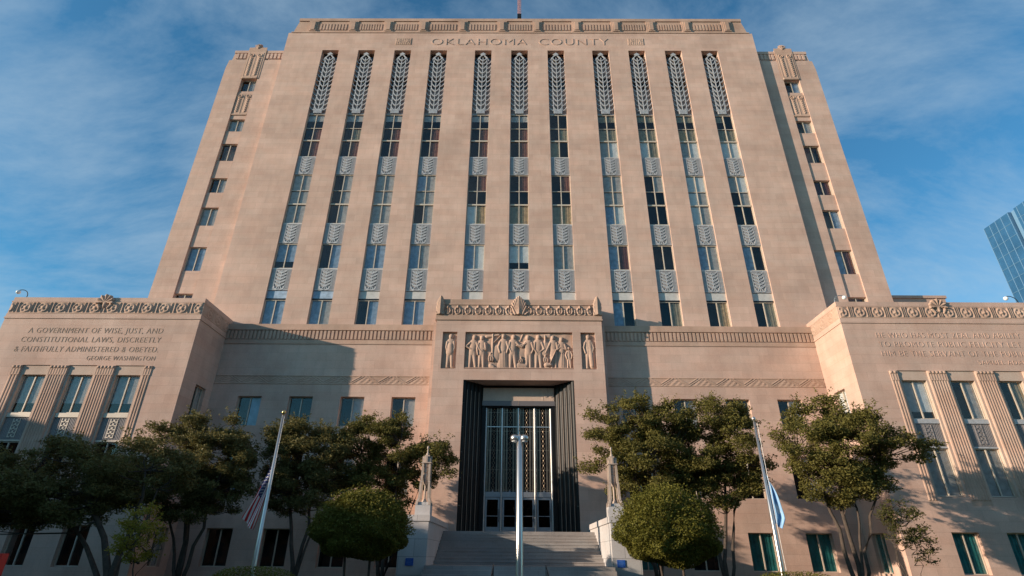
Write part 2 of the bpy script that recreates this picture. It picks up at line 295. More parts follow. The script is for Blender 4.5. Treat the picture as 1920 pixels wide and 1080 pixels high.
# metal transom panels, spandrels with sprig pattern, tall wheat grilles
def curve_strip(m, pts, wdt, y0, y1, mi=0):
    for (x0, z0), (x1, z1) in zip(pts[:-1], pts[1:]):
        dx, dz = x1-x0, z1-z0; L = math.hypot(dx, dz); nx, nz = -dz/L*wdt/2, dx/L*wdt/2; ex, ez = dx/L*wdt*.2, dz/L*wdt*.2
        m.prism([(x0-nx-ex, z0-nz-ez), (x1-nx+ex, z1-nz+ez), (x1+nx+ex, z1+nz+ez), (x0+nx-ex, z0+nz-ez)][::1], y0+RNG.uniform(0, .004), y1, mi)
def arc(x0, z0, x1, z1, bulge, n=5):
    out = []
    for i in range(n+1):
        t = i/n; a = t*math.pi/2; out.append((x0+(x1-x0)*math.sin(a)**(.9), z0+(z1-z0)*(1-math.cos(a))+bulge*math.sin(2*a)*(z1-z0)))
    return out
def spandrel_mesh(h):
    m = MB(); m.box(-HW+.004, HW-.004, .0, .25, 0, h, 1); m.box(-HW+.004, HW-.004, -.03, 0, h-.09, h); m.box(-HW+.004, HW-.004, -.02, 0, 0, .06)
    for s in (-1, 1):
        for x in (.56, .65, .74, .82): m.box(s*x-.018, s*x+.018, -.028, 0, .06, h-.09)
    m.box(-.50, -.46, -.04, 0, .06, h-.09); m.box(.46, .50, -.04, 0, .06, h-.09)
    m.box(-.022, .022, -.05, 0, .06, h-.2)
    n = 5; st = (h-.55)/n
    for k in range(n):
        z = .42+k*st
        for s in (-1, 1):
            curve_strip(m, arc(s*.02, z-.02, s*.40, z+st*.8, .25, 4), .075, -.055, 0)
            curve_strip(m, [(s*.40, z+st*.8), (s*.20, z+st*.62), (s*.03, z+st*.15)], .05, -.05, 0)
    for s in (-1, 1):
        curve_strip(m, arc(s*.06, .08, s*.42, .36, -.2, 4), .08, -.055, 0); curve_strip(m, [(s*.08, .40), (s*.2, .16), (s*.40, .1)], .06, -.05, 0)
    m.prism([(-.12, h-.26), (0, h-.34), (.12, h-.26), (0, h-.14)], -.05, 0)
    return m.mesh('spandrel_panel', [ALU, ALUD])
sm = {}
for c in C11:
    for z0, z1 in ((33.08, 35.12), (25.66, 27.69), (21.16, 23.20)):
        k = round(z1-z0, 2)
        if k not in sm: sm[k] = spandrel_mesh(k)
        put('spandrel_panel', sm[k], CT, (c, 40.16, z0))
def grille_mesh():
    h = 49.2-40.48; m = MB()
    m.box(-HW+.004, HW-.004, .22, .3, 0, 3.55, 1)
    for z0, z1 in ((5.1, 6.6),): m.box(-HW+.004, HW-.004, .24, .3, z0, z1+.35, 1)
    m.box(-HW+.004, HW-.004, .06, .24, 0, .06)
    for j in range(9): x = -.36+j*.09; m.box(x-.028, x+.028, -.05, .06, .06, .62)
    m.box(-.42, .42, -.02, .05, .06, .5)
    for x in (-.43, 0, .43): m.box(x-.035, x+.035, -.03, .06, .5, h-(1.15 if x else .9))
    n = 11; st = .64
    for k in range(n):
        z = .62+k*st
        for s in (-1, 1):
            curve_strip(m, arc(s*.03, z-.16, s*.40, z+.34, .2, 4), .085, -.045, .05)
            curve_strip(m, arc(s*.46, z-.16, s*.86, z+.34, .2, 4), .07, -.03, .05)
            curve_strip(m, [(s*.40, z+.34), (s*.43, z+.1)], .06, -.035, .05)
    zt = h-1.05
    for s in (-1, 1):
        curve_strip(m, arc(s*.03, zt-.3, s*.34, zt+.05, .2, 4), .09, -.05, .05); m.prism([(s*.40-.12, zt+.05), (s*.40, zt-.12), (s*.40+.12, zt+.05), (s*.40, zt+.2)], -.05, .05)
        curve_strip(m, [(s*.36, zt+.16), (s*.16, zt+.42), (0, zt+.5)], .10, -.05, .05); curve_strip(m, [(s*.62, zt-.3), (s*.45, zt+.1)], .06, -.03, .05)
    m.prism([(-.30, zt+.62), (0, zt+.42), (.30, zt+.62), (0, zt+.86)], -.065, .05)
    return m.mesh('wheat_grille', [ALU, ALUD])
pr('transom_paint', (.50, .49, .47), .5, var=.1); gm = grille_mesh(); gg = MB().box(-HW+.004, HW-.004, .34, .35, 0, 8.7).mesh('pane', GLASS)
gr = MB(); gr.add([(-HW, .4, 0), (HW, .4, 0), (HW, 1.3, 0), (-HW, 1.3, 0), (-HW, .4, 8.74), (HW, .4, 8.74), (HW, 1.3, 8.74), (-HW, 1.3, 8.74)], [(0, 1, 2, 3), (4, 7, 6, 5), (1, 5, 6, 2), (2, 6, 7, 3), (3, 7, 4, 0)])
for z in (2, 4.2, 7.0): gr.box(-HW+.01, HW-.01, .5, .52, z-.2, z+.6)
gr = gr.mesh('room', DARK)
for c in C11:
    o = put('wheat_grille', gm, CT, (c, 40.14, 40.48)); put('pane', gg, o, (c, 40.14, 40.48)); put('room', gr, o, (c, 40.14, 40.48))
    if True:
        tp = MB(); tp.box(c-HW+.004, c+HW-.004, 40.22, 40.5, 20.43, 21.13); tp.box(c-HW+.004, c+HW-.004, 40.17, 40.5, 20.30, 20.43, 1); tp.build('transom_panel', [MATS['transom_paint'] if abs(c) < 14 or c > 0 else BL['u'], BLKM], CT)  # outer left panels stand for glass, its blue reflection put into the colour
# tower lettering and the two little carved blocks
text('inscription', 'OKLAHOMA', -9.35, .75, 50.03, 1.02, 40.0, LIME, CT, .045, -.02)
text('inscription', 'COUNTY', 2.05, 9.37, 50.03, 1.02, 40.0, LIME, CT, .045, -.02)
def f_orn(X, Z, c, zc):
    h = bxh(X, Z, c-.85, c+.85, zc-.5, zc+.5, .03)
    for dx in (-.45, .45):
        for k in range(5): a = k*2*math.pi/5+.3; h = np.maximum(h, cap2(X, Z, c+dx, zc, c+dx+.27*math.cos(a), zc+.27*math.sin(a), .1, .06, .06))
    for k in range(8): h = np.maximum(h, cap2(X, Z, c-.75+k*.21, zc-.42, c-.7+k*.21, zc+.4, .035, .03, .05))
    return h
for c in (-12.3, 12.3): relief('carved_block', CARV, CT, c-.86, c+.86, 50.03, 51.05, .03, lambda X, Z: f_orn(X, Z, c, 50.54), 40.0)
# side towers ---------------------------------------------------------------
SW = [(18.6, 21.05), (23.2, 25.56), (27.75, 29.7), (31.34, 33.0), (35.02, 37.1), (38.65, 40.22), (43.98, 45.6)]
def f_scroll(X, Z, c, z0, z1, top=False):
    h = bxh(X, Z, c-.8, c+.8, z0, z1, .02); h = np.maximum(h, bxh(X, Z, c-.8, c+.8, z0, z0+.2, .12)); h = np.maximum(h, bxh(X, Z, c-.035, c+.035, z0, z1-.2, .07))
    for s in (-1, 1):
        h = np.maximum(h, bxh(X, Z, c+s*.74-.03, c+s*.74+.03, z0, z1, .06))
        n = int((z1-z0-.9)/.26)
        for k in range(n): z = z0+.5+k*.26; h = np.maximum(h, cap2(X, Z, c+s*.40, z, c+s*.52, z+.12, .11, .07, .13)); h = np.maximum(h, cap2(X, Z, c+s*.40, z, c+s*.28, z+.12, .08, .05, .10))
        zc = z1-.42
        for a in np.linspace(0, 5.2, 9): h = np.maximum(h, cap2(X, Z, c+s*(.42+.2*math.cos(a)), zc+.2*math.sin(a), c+s*(.42+.2*math.cos(a+.5)), zc+.2*math.sin(a+.5), .06, .06, .14))
        h = np.maximum(h, cap2(X, Z, c+s*.42, zc, c+s*.42, zc, .09, .09, .14))
    return h*.6
for s in (-1, 1):
    m = MB(); m.prism(([(24.81, 17), (30.75, 17), (30.75, 47.6), (30.62, 48.35), (24.81, 48.35)] if s > 0 else [(-30.75, 17), (-24.81, 17), (-24.81, 48.35), (-30.62, 48.35), (-30.75, 47.6)]), 41.6, 60)
    x0, x1 = sorted((s*24.81, s*30.75)); g0, g1 = sorted((s*27.08, s*28.7))
    wall(m, x0, x1, 17, 47.2, YS, 41.6, [(g0, g1, [(18.5, 47.1)])])
    m.prism(([(x0, 47.2), (x1, 47.2), (x1-.13, 48.35), (x0, 48.35)] if s > 0 else [(x0, 47.2), (x1, 47.2), (x1, 48.35), (x0+.13, 48.35)]), YS, 41.6)
    m.prism(([(x0, 48.35), (x1-.32, 48.35), (x1-.45, 49.45), (x0, 49.45)] if s > 0 else [(x0+.32, 48.35), (x1, 48.35), (x1, 49.45), (x0+.45, 49.45)]), YS+.1, 58)
    if s > 0: m.box(x0, x1-.42, YS+.02, 58, 49.45, 49.8)
    else: m.box(x0+.42, x1, YS+.02, 58, 49.45, 49.8)
    for k in range(14):
        x = s*(25.1+k*.4)
        if abs(abs(x)-27.9) > 1.0 and abs(x) < 30.2: m.box(x-.12, x+.12, YS+.0, YS+.1, 48.6, 49.35)
    q = 22.9
    for (a, b), (a2, b2) in zip(SW[:-1], SW[1:]):
        if a2 > 43: m.box(g0, g1, YS+.12, 41.6, b, a2)
        else: m.box(g0+.005, g1-.005, YS+.12, 41.6, b, a2)
    m.box(g0, g1, YS+.12, 41.6, 45.6, 47.1)
    m.build('side_tower', LIME, CT)
    for k, (a, b) in enumerate(SW):
        window(CT, s*27.89, YS+.28, a, b, 1.61, cells=two(1.61, a, b, ['kk', 'uu', 'gg', 'kg', 'kk', 'gg', 'kg'][k] if s < 0 else ['kk', 'ur', 'ku', 'rr', 'kk', 'kg', 'ku'][k]))
    c = s*27.89
    relief('carved_panel', CARV, CT, c-.82, c+.82, 40.7, 43.7, .035, lambda X, Z: f_scroll(X, Z, c, 40.72, 43.68), YS+.1)
    relief('carved_panel', CARV, CT, c-.95, c+.95, 45.62, 50.2, .04, lambda X, Z: f_scroll(X, Z, c, 45.64, 49.4), YS-.03)
    MB().box(c-.93, c+.93, YS-.03, YS+.9, 45.62, 49.95).box(c-.5, c+.5, YS-.0, YS+.7, 49.95, 50.3).build('panel_bed', CARV, CT)
    m = MB(); m.lathe((c, YS+.2, 50.0), [(.25, 0), (.34, .18), (.30, .35), (.36, .45), (.2, .7), (.0, .8)], 12)
    for k in range(7): a = R(-54+18*k); m.tube([(c, YS-.02, 50.05), (c+.5*math.sin(a), YS-.04, 50.2+.5*math.cos(a))], [.08, .05], 5)
    m.build('finial', CARV, CT, smooth=False)
# lower centre block --------------------------------------------------------
for s in (-1, 1):
    x0, x1 = sorted((s*6.5, s*22.8)); cc = [c for c in C11 if c*s > 5]
    m = MB(); wall(m, x0, x1, 0, 16.2, YR, 40.05, [(c-.88, c+.88, [(.85, 3.15), (5.25, 8.05), (9.95, 12.1)]) for c in cc])
    m.box(x0, x1, 41.5, 41.8, 0, 16.2)
    m.build('lower_wall', LIME, CT)
    for i, c in enumerate(cc):
        for j, (a, b) in enumerate(((.85, 3.15), (5.25, 8.05), (9.95, 12.1))):
            code = ('cc' if s > 0 and i != 1 else 'kk') if j == 0 else (['ku', 'kk', 'kg', 'kg'][i] if s < 0 else ['kk', 'kg', 'kk', 'kl'][i])
            window(CT, c, YR+.26, a, b, 1.75, cells=two(1.75, a, b, code))
    m = MB(); m.box(x0, x1, YR-.05, 40.0, 16.2, 16.33); m.box(x0, x1, YR-.02, 40.0, 16.33, 16.55); m.box(x0, x1, YR+.05, 40.0, 16.55, 17.35); m.box(x0, x1, YR-.06, 40.0, 17.35, 17.5); m.box(x0, x1, YR-.02, 40.0, 17.5, 17.86)
    n = int((x1-x0)/.30)
    for k in range(n): x = x0+(k+.5)*(x1-x0)/n; m.box(x-.09, x+.09, YR-.03, YR+.05, 16.6, 17.3)
    m.build('cornice', CARV, CT)
    def f_zig(X, Z):
        p = 2.05; t = ((X-x0)/p) % 1; z = (Z-13.05)/.62; h = bxh(X, Z, x0, x1, 13.02, 13.08, .05)
        h = np.maximum(h, bxh(X, Z, x0, x1, 13.62, 13.7, .05))
        tri = 1-np.abs(2*t-1); h = np.maximum(h, .05*np.clip(1-np.abs(z-tri)/.09, 0, 1)); h = np.maximum(h, .05*np.clip(1-np.abs(z-tri-.24)/.07, 0, 1))
        h = np.maximum(h, (z < tri-.12)*(.02+.02*np.sin((X*9+Z*14))*np.sin(Z*30-X*5))); return h
    relief('zigzag_band', CARV, CT, x0+.01, x1-.01, 13.0, 13.72, .035, f_zig, YR)
# wings ---------------------------------------------------------------------
OPN = [(25.65, 27.68), (28.93, 30.9), (32.15, 34.12)]
def f_frieze(X, Z, z0, p=1.26, off=0, a=1):
    """rosette roundels between upright bars"""
    zc = z0+.47; u = ((X-off) % p)-p/2; r = np.hypot(u, Z-zc); th = np.arctan2(Z-zc, u)
    h = .10*np.exp(-((r-.33)/.05)**2)+.12*np.exp(-(r/.12)**2)+(r < .3)*.06*np.abs(np.cos(th*2.5))
    for d in (-.5, -.63+p*.0, .5): h = np.maximum(h, .12*np.clip(1-np.abs(u-d)/.055, 0, 1)*((Z > z0+.1) & (Z < z0+.86)))
    h = np.maximum(h, .10*np.clip(1-np.abs(Z-z0-.88)/.05, 0, 1)); h = np.maximum(h, .09*np.clip(1-np.abs(Z-z0-.06)/.05, 0, 1)); return h*a*.7
def f_shell(X, Z, c, z0):
    u = X-c; v = Z-z0; r = np.hypot(u, v); th = np.arctan2(u, v); n = .5+.5*np.cos(th*11)
    h = np.where((r < .58+.05*n) & (v > -.12) & (np.abs(th) < 1.75), .10+.10*n*np.clip(r/.5, 0, 1), 0)
    h = np.maximum(h, cap2(X, Z, c, z0-.05, c, z0-.3, .16, .1, .12)); 
    for s in (-1, 1): h = np.maximum(h, cap2(X, Z, c+s*.45, z0-.2, c+s*.3, z0-.42, .12, .08, .1))
    return h
for s in (-1, 1):
    a, b = 22.8, 36.85; x0, x1 = sorted((s*a, s*b)); L = lambda q, r: tuple(sorted((s*q, s*r)))
    cols = []
    for q, r in OPN:
        g = L(q, r); cols.append((*g, [(.85, 3.12), (5.1, 13.16)]))
    # narrow the ground windows with their own slab
    m = MB(); wall(m, x0, x1, 0, 16.62, YW, YW+.8, [(c[0], c[1], [(.85, 3.12), (5.1, 13.16)]) for c in cols])
    for q, r in OPN: g = L(q, r); m.box(g[0], g[0]+.2, YW+.004, YW+.8, .85, 3.12); m.box(g[1]-.2, g[1], YW+.004, YW+.8, .85, 3.12)
    xi = s*a; xi2 = s*(a+.7); xi, xi2 = sorted((xi, xi2))
    wall(m, YW+.8, 41.0, 0, 16.62, xi, xi2, [(37.3, 38.65, [(.85, 3.12), (9.95, 12.36)])], side=1)
    xo, xo2 = sorted((s*b, s*(b-.7))); m.box(xo, xo2, YW+.8, 56, 0, 16.62)
    m.box(x0+.71, x1-.71, YW+.8, 56, 16.3, 16.6); m.box(x0+.71, x1-.71, 55, 56, 0, 16.3)
    m.build('wing', LIME, CT)
    # string course, frieze bed, coping
    m = MB(); e = .05
    m.box(x0-e, x1+e, YW-e, 56, 16.62, 16.75); m.box(x0-.02, x1+.02, YW-.02, 56, 16.75, 17.0); m.box(x0, x1, YW, 56, 17.0, 17.92); m.box(x0-.03, x1+.03, YW-.03, 56, 17.92, 18.0); m.box(x0+.02, x1-.02, YW+.02, 56, 18.0, 18.3)
    m.build('cornice', LIME, CT)
    relief('frieze', CARV, CT, x0+.05, x1-.05, 16.99, 17.93, .045, lambda X, Z: f_frieze(X, Z, 16.99, off=s*30), YW)
    relief('frieze', CARV, CT, YW+.06, 40.0, 16.99, 17.93, .045, lambda X, Z: f_frieze(X, Z, 16.99, off=36, a=.8), s*a, 'px' if s < 0 else 'nx')
    c = s*30.0; relief('shell_ornament', CARV, CT, c-1, c+1, 17.1, 18.55, .03, lambda X, Z: f_shell(X, Z, c, 17.86), YW-.03, cut=True)
    MB().prism([(c+.56*math.cos(k*math.pi/14), 17.88+.56*math.sin(k*math.pi/14)) for k in range(15)], YW-.03, YW+.35).build('shell_back', CARV, CT)
    # pilasters (fluted), headers, windows, spandrels
    edges = [(25.1, 25.65, 3), (27.68, 28.93, 7), (30.9, 32.15, 7), (34.12, 34.75, 3)]
    for q, r, n in edges:
        g = L(q, r)
        def f_fl(X, Z):
            u = (X-g[0])/(g[1]-g[0])*n; h = .040*np.clip(1.15*np.abs(np.sin(np.pi*u)), 0, 1)*((Z < 12.45) & (Z > 4.9)); h = np.where((u < .12) | (u > n-.12), .036, h)
            h = np.maximum(h, ((Z >= 12.45) & (Z < 12.95))*.055); t = ((X-g[0])*4) % 1; h = np.maximum(h, ((Z >= 12.95))*(.06+.05*np.abs(np.sin(np.pi*t)))); h = np.where((Z >= 12.5) & (Z < 12.9), h-.02*np.abs(np.sin(np.pi*u)), h); return h
        ns = int((g[1]-g[0])/.028); zs = [4.6, 4.88, 4.92, 8.7, 12.43, 12.47, 12.52, 12.88, 12.93, 12.97, 13.1, 13.14]
        Sg, Zg = np.meshgrid(np.linspace(g[0], g[1], ns), zs); H = f_fl(Sg, Zg)+.004; H[0] = H[-1] = 0; H[:, 0] = H[:, -1] = 0
        V = np.stack([Sg, YW-H, Zg], -1).reshape(-1, 3); idx = np.arange(V.shape[0]).reshape(len(zs), ns)
        F = np.stack([idx[:-1, :-1], idx[:-1, 1:], idx[1:, 1:], idx[1:, :-1]], -1).reshape(-1, 4)
        me = bpy.data.meshes.new('pilaster'); me.from_pydata(V.tolist(), [], F.tolist()); me.materials.append(CARV); me.update(); put('pilaster', me, CT)
    for k, (q, r) in enumerate(OPN):
        g = L(q, r); cx = (g[0]+g[1])/2
        m = MB(); m.box(g[0], g[1], YW+.07, YW+.7, 12.5, 13.16); m.box(g[0], g[0]+.17, YW+.07, YW+.7, 5.1, 12.5); m.box(g[1]-.17, g[1], YW+.07, YW+.7, 5.1, 12.5); m.build('window_header', PANEL, CT)
        m = MB(); m.box(g[0]+.17, g[1]-.17, YW+.14, YW+.7, 9.62, 9.9); m.box(g[0]+.17, g[1]-.17, YW+.22, YW+.7, 8.15, 9.62, 1)
        x = g[0]+.17
        while x < g[1]-.2: m.box(x+.03, x+.07, YW+.20, YW+.22, 8.2, 9.6, 1); x += .1
        for j in range(5):
            z = 8.3+j*.25
            for d in (-1, 1):
                m.prism([(cx+d*.16-.09, z), (cx+d*.16+.09, z), (cx+d*.16+.09, z+.07), (cx+d*.16-.09, z+.07)], YW+.17, YW+.215, 0 if s < 0 else 1); m.box(cx+d*.22-.025, cx+d*.22+.025, YW+.175, YW+.215, z+.07, z+.24, 0 if s < 0 else 1)
            m.box(cx-.05, cx+.05, YW+.175, YW+.215, z+.05, z+.19, 0 if s < 0 else 1)
        m.box(g[0]+.17, g[1]-.17, YW+.17, YW+.7, 8.05, 8.15); m.build('spandrel_panel', [ALU if s > 0 else CREAM, ALUD], CT)
        w_ = g[1]-g[0]-.35
        window(CT, cx, YW+.27, 9.92, 12.49, w_, cells=two(w_, 9.95, 12.45, ['gg', 'gg', 'gg'][k], .75) if s < 0 else two(w_, 9.95, 12.45, ['gl', 'kg', 'ko'][k], [.82, 1, 1][k]))
        window(CT, cx, YW+.27, 5.15, 8.04, w_, cells=two(w_, 5.2, 8.0, 'gg' if s > 0 else 'kk'))
        window(CT, cx, YW+.27, .86, 3.11, 1.61, cells=two(1.61, .9, 3.1, 'cc' if s > 0 else 'kk'))
    for a2, b2 in ((.85, 3.12), (9.95, 12.36)):
        window(CT, s*(a+.22), 37.975, a2, b2, 1.34, cells=two(1.34, a2, b2, ('cc' if a2 < 2 else 'll') if s > 0 else 'kg'), rz=R(90) if s < 0 else R(-90), room=.45)
T = [('A GOVERNMENT OF WISE, JUST, AND', -34.75, -25.2, 15.52, .42), ('CONSTITUTIONAL LAWS, DISCREETLY', -35.0, -25.15, 14.83, .42), ('& FAITHFULLY ADMINISTERED & OBEYED.', -35.2, -25.1, 14.12, .42), ('GEORGE WASHINGTON', -29.9, -25.15, 13.52, .33)]
for s_, x0, x1, z, c in T: text('inscription', s_, x0, x1, z, c, YW, INSC, CT, .016, -.006)
T = [('HE WHO HAS MOST ZEAL AND ABILITY', 25.0, 35.0, 15.52, .42), ('TO PROMOTE PUBLIC FELICITY LET', 25.0, 34.8, 14.85, .42), ('HIM BE THE SERVANT OF THE PUBLIC', 25.0, 35.0, 14.17, .42), ('SAMUEL ADAMS', 31.4, 35.0, 13.6, .33)]
for s_, x0, x1, z, c in T: text('inscription', s_, x0, x1, z, c, YW, LIME, CT, .02, -.012)
MB().box(31.2, 36.3, 42, 50, 16.5, 21.6).box(31.1, 36.4, 41.9, 50, 21.6, 21.84).build('penthouse', LIME, CT)
# portal --------------------------------------------------------------------
m = MB()
for s in (-1, 1):
    x0, x1 = sorted((s*4.0, s*6.27)); m.box(x0, x1, YP, 39.4, 0, 13.05); x0, x1 = sorted((s*6.27, s*6.5)); m.box(x0, x1, YP+.25, 40.0, 0, 17.6)
    x0, x1 = sorted((s*5.72, s*6.27)); m.box(x0, x1, YP, YP+.22, 13.89, 16.77); x0, x1 = sorted((s*4.02, s*4.63)); m.box(x0, x1, YP, YP+.22, 13.89, 16.77)
m.box(-6.27, 6.27, YP, YP+.22, 13.05, 13.89); m.box(-6.27, 6.27, YP, YP+.22, 16.77, 17.72); m.box(-6.27, 6.27, YP+.22, 40.0, 13.05, 17.72)
m.build('portal', LIME, CT)
m = MB(); m.box(-6.36, 6.36, YP-.08, 40.0, 17.72, 17.83); m.box(-6.32, 6.32, YP-.04, 40.0, 17.83, 18.12); m.box(-6.2, 6.2, YP+.03, 40.0, 18.12, 19.0); m.box(-6.24, 6.24, YP-.03, 40.0, 19.0, 19.1); m.box(-6.2, 6.2, YP+.0, 40.0, 19.1, 19.48)
m.build('portal_cornice', CARV, CT)
def f_pf(X, Z):
    p = .78; u = ((X+.39) % p)-p/2; v = Z-18.5; r = np.hypot(u/.85, v)
    h = .11*np.exp(-((r-.27)/.055)**2)+.10*np.exp(-(u/.05)**2)*(v > -.2)+.1*np.exp(-((np.abs(u)-.14)/.04)**2)*(np.abs(v) < .2)
    h = np.maximum(h, .10*np.exp(-((np.abs(u)-.37)/.035)**2)*(v < .1)); h = np.maximum(h, .07*np.clip(1-np.abs(v+.33)/.05, 0, 1)); return h
relief('portal_frieze', CARV, CT, -5.6, 5.6, 18.13, 18.97, .03, f_pf, YP+.03)
def f_palm(X, Z, c, z0, w_, hh):
    h = np.zeros_like(X)
    for k in range(-4, 5):
        a = k*.30; L_ = hh*(1-.05*abs(k)); h = np.maximum(h, cap2(X, Z, c+k*.03, z0, c+k*.085*w_*1.6, z0+L_*math.cos(a*.55), .05, .085, .15+.02*(4-abs(k))))
    for s in (-1, 1):
        h = np.maximum(h, cap2(X, Z, c+s*.3*w_, z0, c+s*.62*w_, z0+hh*.45, .12, .07, .14)); h = np.maximum(h, cap2(X, Z, c+s*.55*w_, z0, c+s*.8*w_, z0+hh*.12, .10, .06, .12))
    return h
for c, w_, hh in ((0, .9, 1.45), (-6.02, .42, 1.45), (6.02, .42, 1.45)):
    relief('palmette', CARV, CT, c-w_*.8, c+w_*.8, 18.12, 19.85, .028, lambda X, Z: f_palm(X, Z, c, 18.2, w_, hh), YP-.03, cut=True)
    MB().prism([(c-w_*.5, 19.3), (c+w_*.5, 19.3), (c+w_*.46, 19.46), (c+w_*.2, 19.58), (c-w_*.2, 19.58), (c-w_*.46, 19.46)], YP-.028, YP+.25).build('palmette_back', CARV, CT)
def figure(X, Z, fx, z0, H, kind, lean=0, arm=None):
    k = H/2.6; h = np.zeros_like(X); mxm = np.maximum
    hx = fx+lean*.25*k; zt = z0+H
    h = mxm(h, cap2(X, Z, hx, zt-.22*k, hx+.01, zt-.13*k, .16*k, .185*k, .30)); h = mxm(h, cap2(X, Z, fx+lean*.2, zt-.5*k, hx, zt-.3*k, .1*k, .08*k, .2))
    h = mxm(h, cap2(X, Z, fx+lean*.15, zt-.62*k, fx, z0+1.35*k, .34*k, .26*k, .27)); 
    if kind == 'robe':
        h = mxm(h, cap2(X, Z, fx, z0+1.4*k, fx, z0+.15*k, .30*k, .43*k, .25)); h = h-.035*np.abs(np.sin((X-fx)*28))*(Z < z0+1.3*k)*(h > .05)
    elif kind == 'crouch': h = mxm(h, cap2(X, Z, fx, z0+.5*k, fx+.4*k, z0+.3*k, .36*k, .28*k, .24))
    else:
        h = mxm(h, cap2(X, Z, fx, z0+1.4*k, fx, z0+1.2*k, .29*k, .30*k, .26))
        h = mxm(h, cap2(X, Z, fx-.10*k, z0+1.25*k, fx-.17*k, z0+.12*k, .20*k, .11*k, .22)); h = mxm(h, cap2(X, Z, fx+.10*k, z0+1.25*k, fx+.17*k+lean*.2, z0+.12*k, .20*k, .11*k, .25))
        for q in (-.2, .2): h = mxm(h, cap2(X, Z, fx+q*k, z0+.07, fx+q*k+.12*k, z0+.05, .07*k, .05*k, .24))
    for q, (ex, ez, wx, wz) in zip((-1, 1), arm or ((-.36, 1.6, -.25, 1.2), (.36, 1.6, .25, 1.2))):
        h = mxm(h, cap2(X, Z, fx+q*.24*k+lean*.1, zt-.62*k, fx+ex*k, z0+ez*k, .13*k, .10*k, .29)); h = mxm(h, cap2(X, Z, fx+ex*k, z0+ez*k, fx+wx*k, z0+wz*k, .10*k, .075*k, .30))
    return h*.62
def f_scene(X, Z):
    h = .02+.02*np.sin(X*5+Z*3)*np.sin(Z*6-X*2)
    A = np.maximum; z = 13.93
    D = [(-3.45, 2.6, 'm', .5, ((-.5, 1.7, -.1, 1.5), (.5, 1.5, .7, 1.3))), (-2.75, 2.55, 'm', -.1, ((-.36, 1.6, -.3, 1.1), (.3, 1.5, .1, 1.6))), (-2.05, 1.25, 'crouch', -.3, None), (-1.15, 2.7, 'robe', 0, None),
         (-.45, 2.65, 'm', .3, ((-.3, 1.6, -.1, 1.3), (.5, 1.75, 1.0, 1.9))), (.75, 2.6, 'm', -.3, ((-.5, 1.7, -.9, 1.8), (.35, 1.5, .2, 1.2))), (1.45, 2.65, 'm', .1, ((-.3, 1.5, -.1, 1.2), (.45, 1.5, .15, 1.3))),
         (.15, .95, 'crouch', .2, None), (2.6, 2.6, 'm', -.2, ((-.45, 1.6, -.6, 1.25), (.3, 1.5, 0, 1.4))), (3.2, 2.45, 'robe', 0, ((-.36, 1.6, -.1, 1.75), (.36, 1.6, .1, 1.7))), (3.72, 1.7, 'm', -.1, None), (2.0, 1.1, 'crouch', -.3, None)]
    for fx, H, k, l, arm in D: h = A(h, figure(X, Z, fx, z, H, k, l, arm))
    h = A(h, cap2(X, Z, -1.95, z+.9, -1.95, z+2.7, .09, .07, .15)); h = A(h, cap2(X, Z, -1.9, z+2.0, -1.35, z+2.6, .06, .05, .14)); h = A(h, cap2(X, Z, -2.4, z+2.5, -1.5, z+2.65, .14, .1, .12))
    h = A(h, cap2(X, Z, -1.7, z+.9, -1.6, z+1.6, .4, .3, .12)); h = A(h, cap2(X, Z, 1.95, z+1.3, 2.0, z+1.9, .35, .3, .15)); h = A(h, cap2(X, Z, 1.6, z+2.55, 2.3, z+2.6, .16, .2, .12)); h = A(h, cap2(X, Z, 1.98, z+1.6, 1.98, z+2.6, .1, .08, .16))
    h = A(h, cap2(X, Z, 2.75, z+1.4, 2.3, z+.4, .04, .04, .3)); h = A(h, cap2(X, Z, 2.05, z+.3, 2.35, z+.3, .22, .15, .25)); h = A(h, cap2(X, Z, .0, z+.25, .5, z+.2, .25, .2, .16)); h = A(h, cap2(X, Z, .1, z+2.2, .3, z+2.7, .05, .05, .08)); h = A(h, cap2(X, Z, -4, z+.03, 4, z+.03, .07, .07, .2))
    return h
relief('carved_figures', CARV, CT, -4.02, 4.02, 13.89, 16.77, .024, f_scene, YP+.215)
relief('carved_figures', CARV, CT, -5.72, -4.63, 13.89, 16.77, .024, lambda X, Z: np.maximum(figure(X, Z, -5.1, 13.95, 2.65, 'm', .0, ((-.3, 1.6, -.2, 1.2), (.3, 1.5, .2, 1.2))), cap2(X, Z, -5.1, 15.7, -5.1, 15.2, .28, .34, .24)), YP+.215)
relief('carved_figures', CARV, CT, 4.63, 5.72, 13.89, 16.77, .024, lambda X, Z: np.maximum(figure(X, Z, 5.2, 13.95, 2.65, 'm', .0, None), cap2(X, Z, 5.3, 16.0, 5.4, 14.2, .25, .2, .2)), YP+.215)
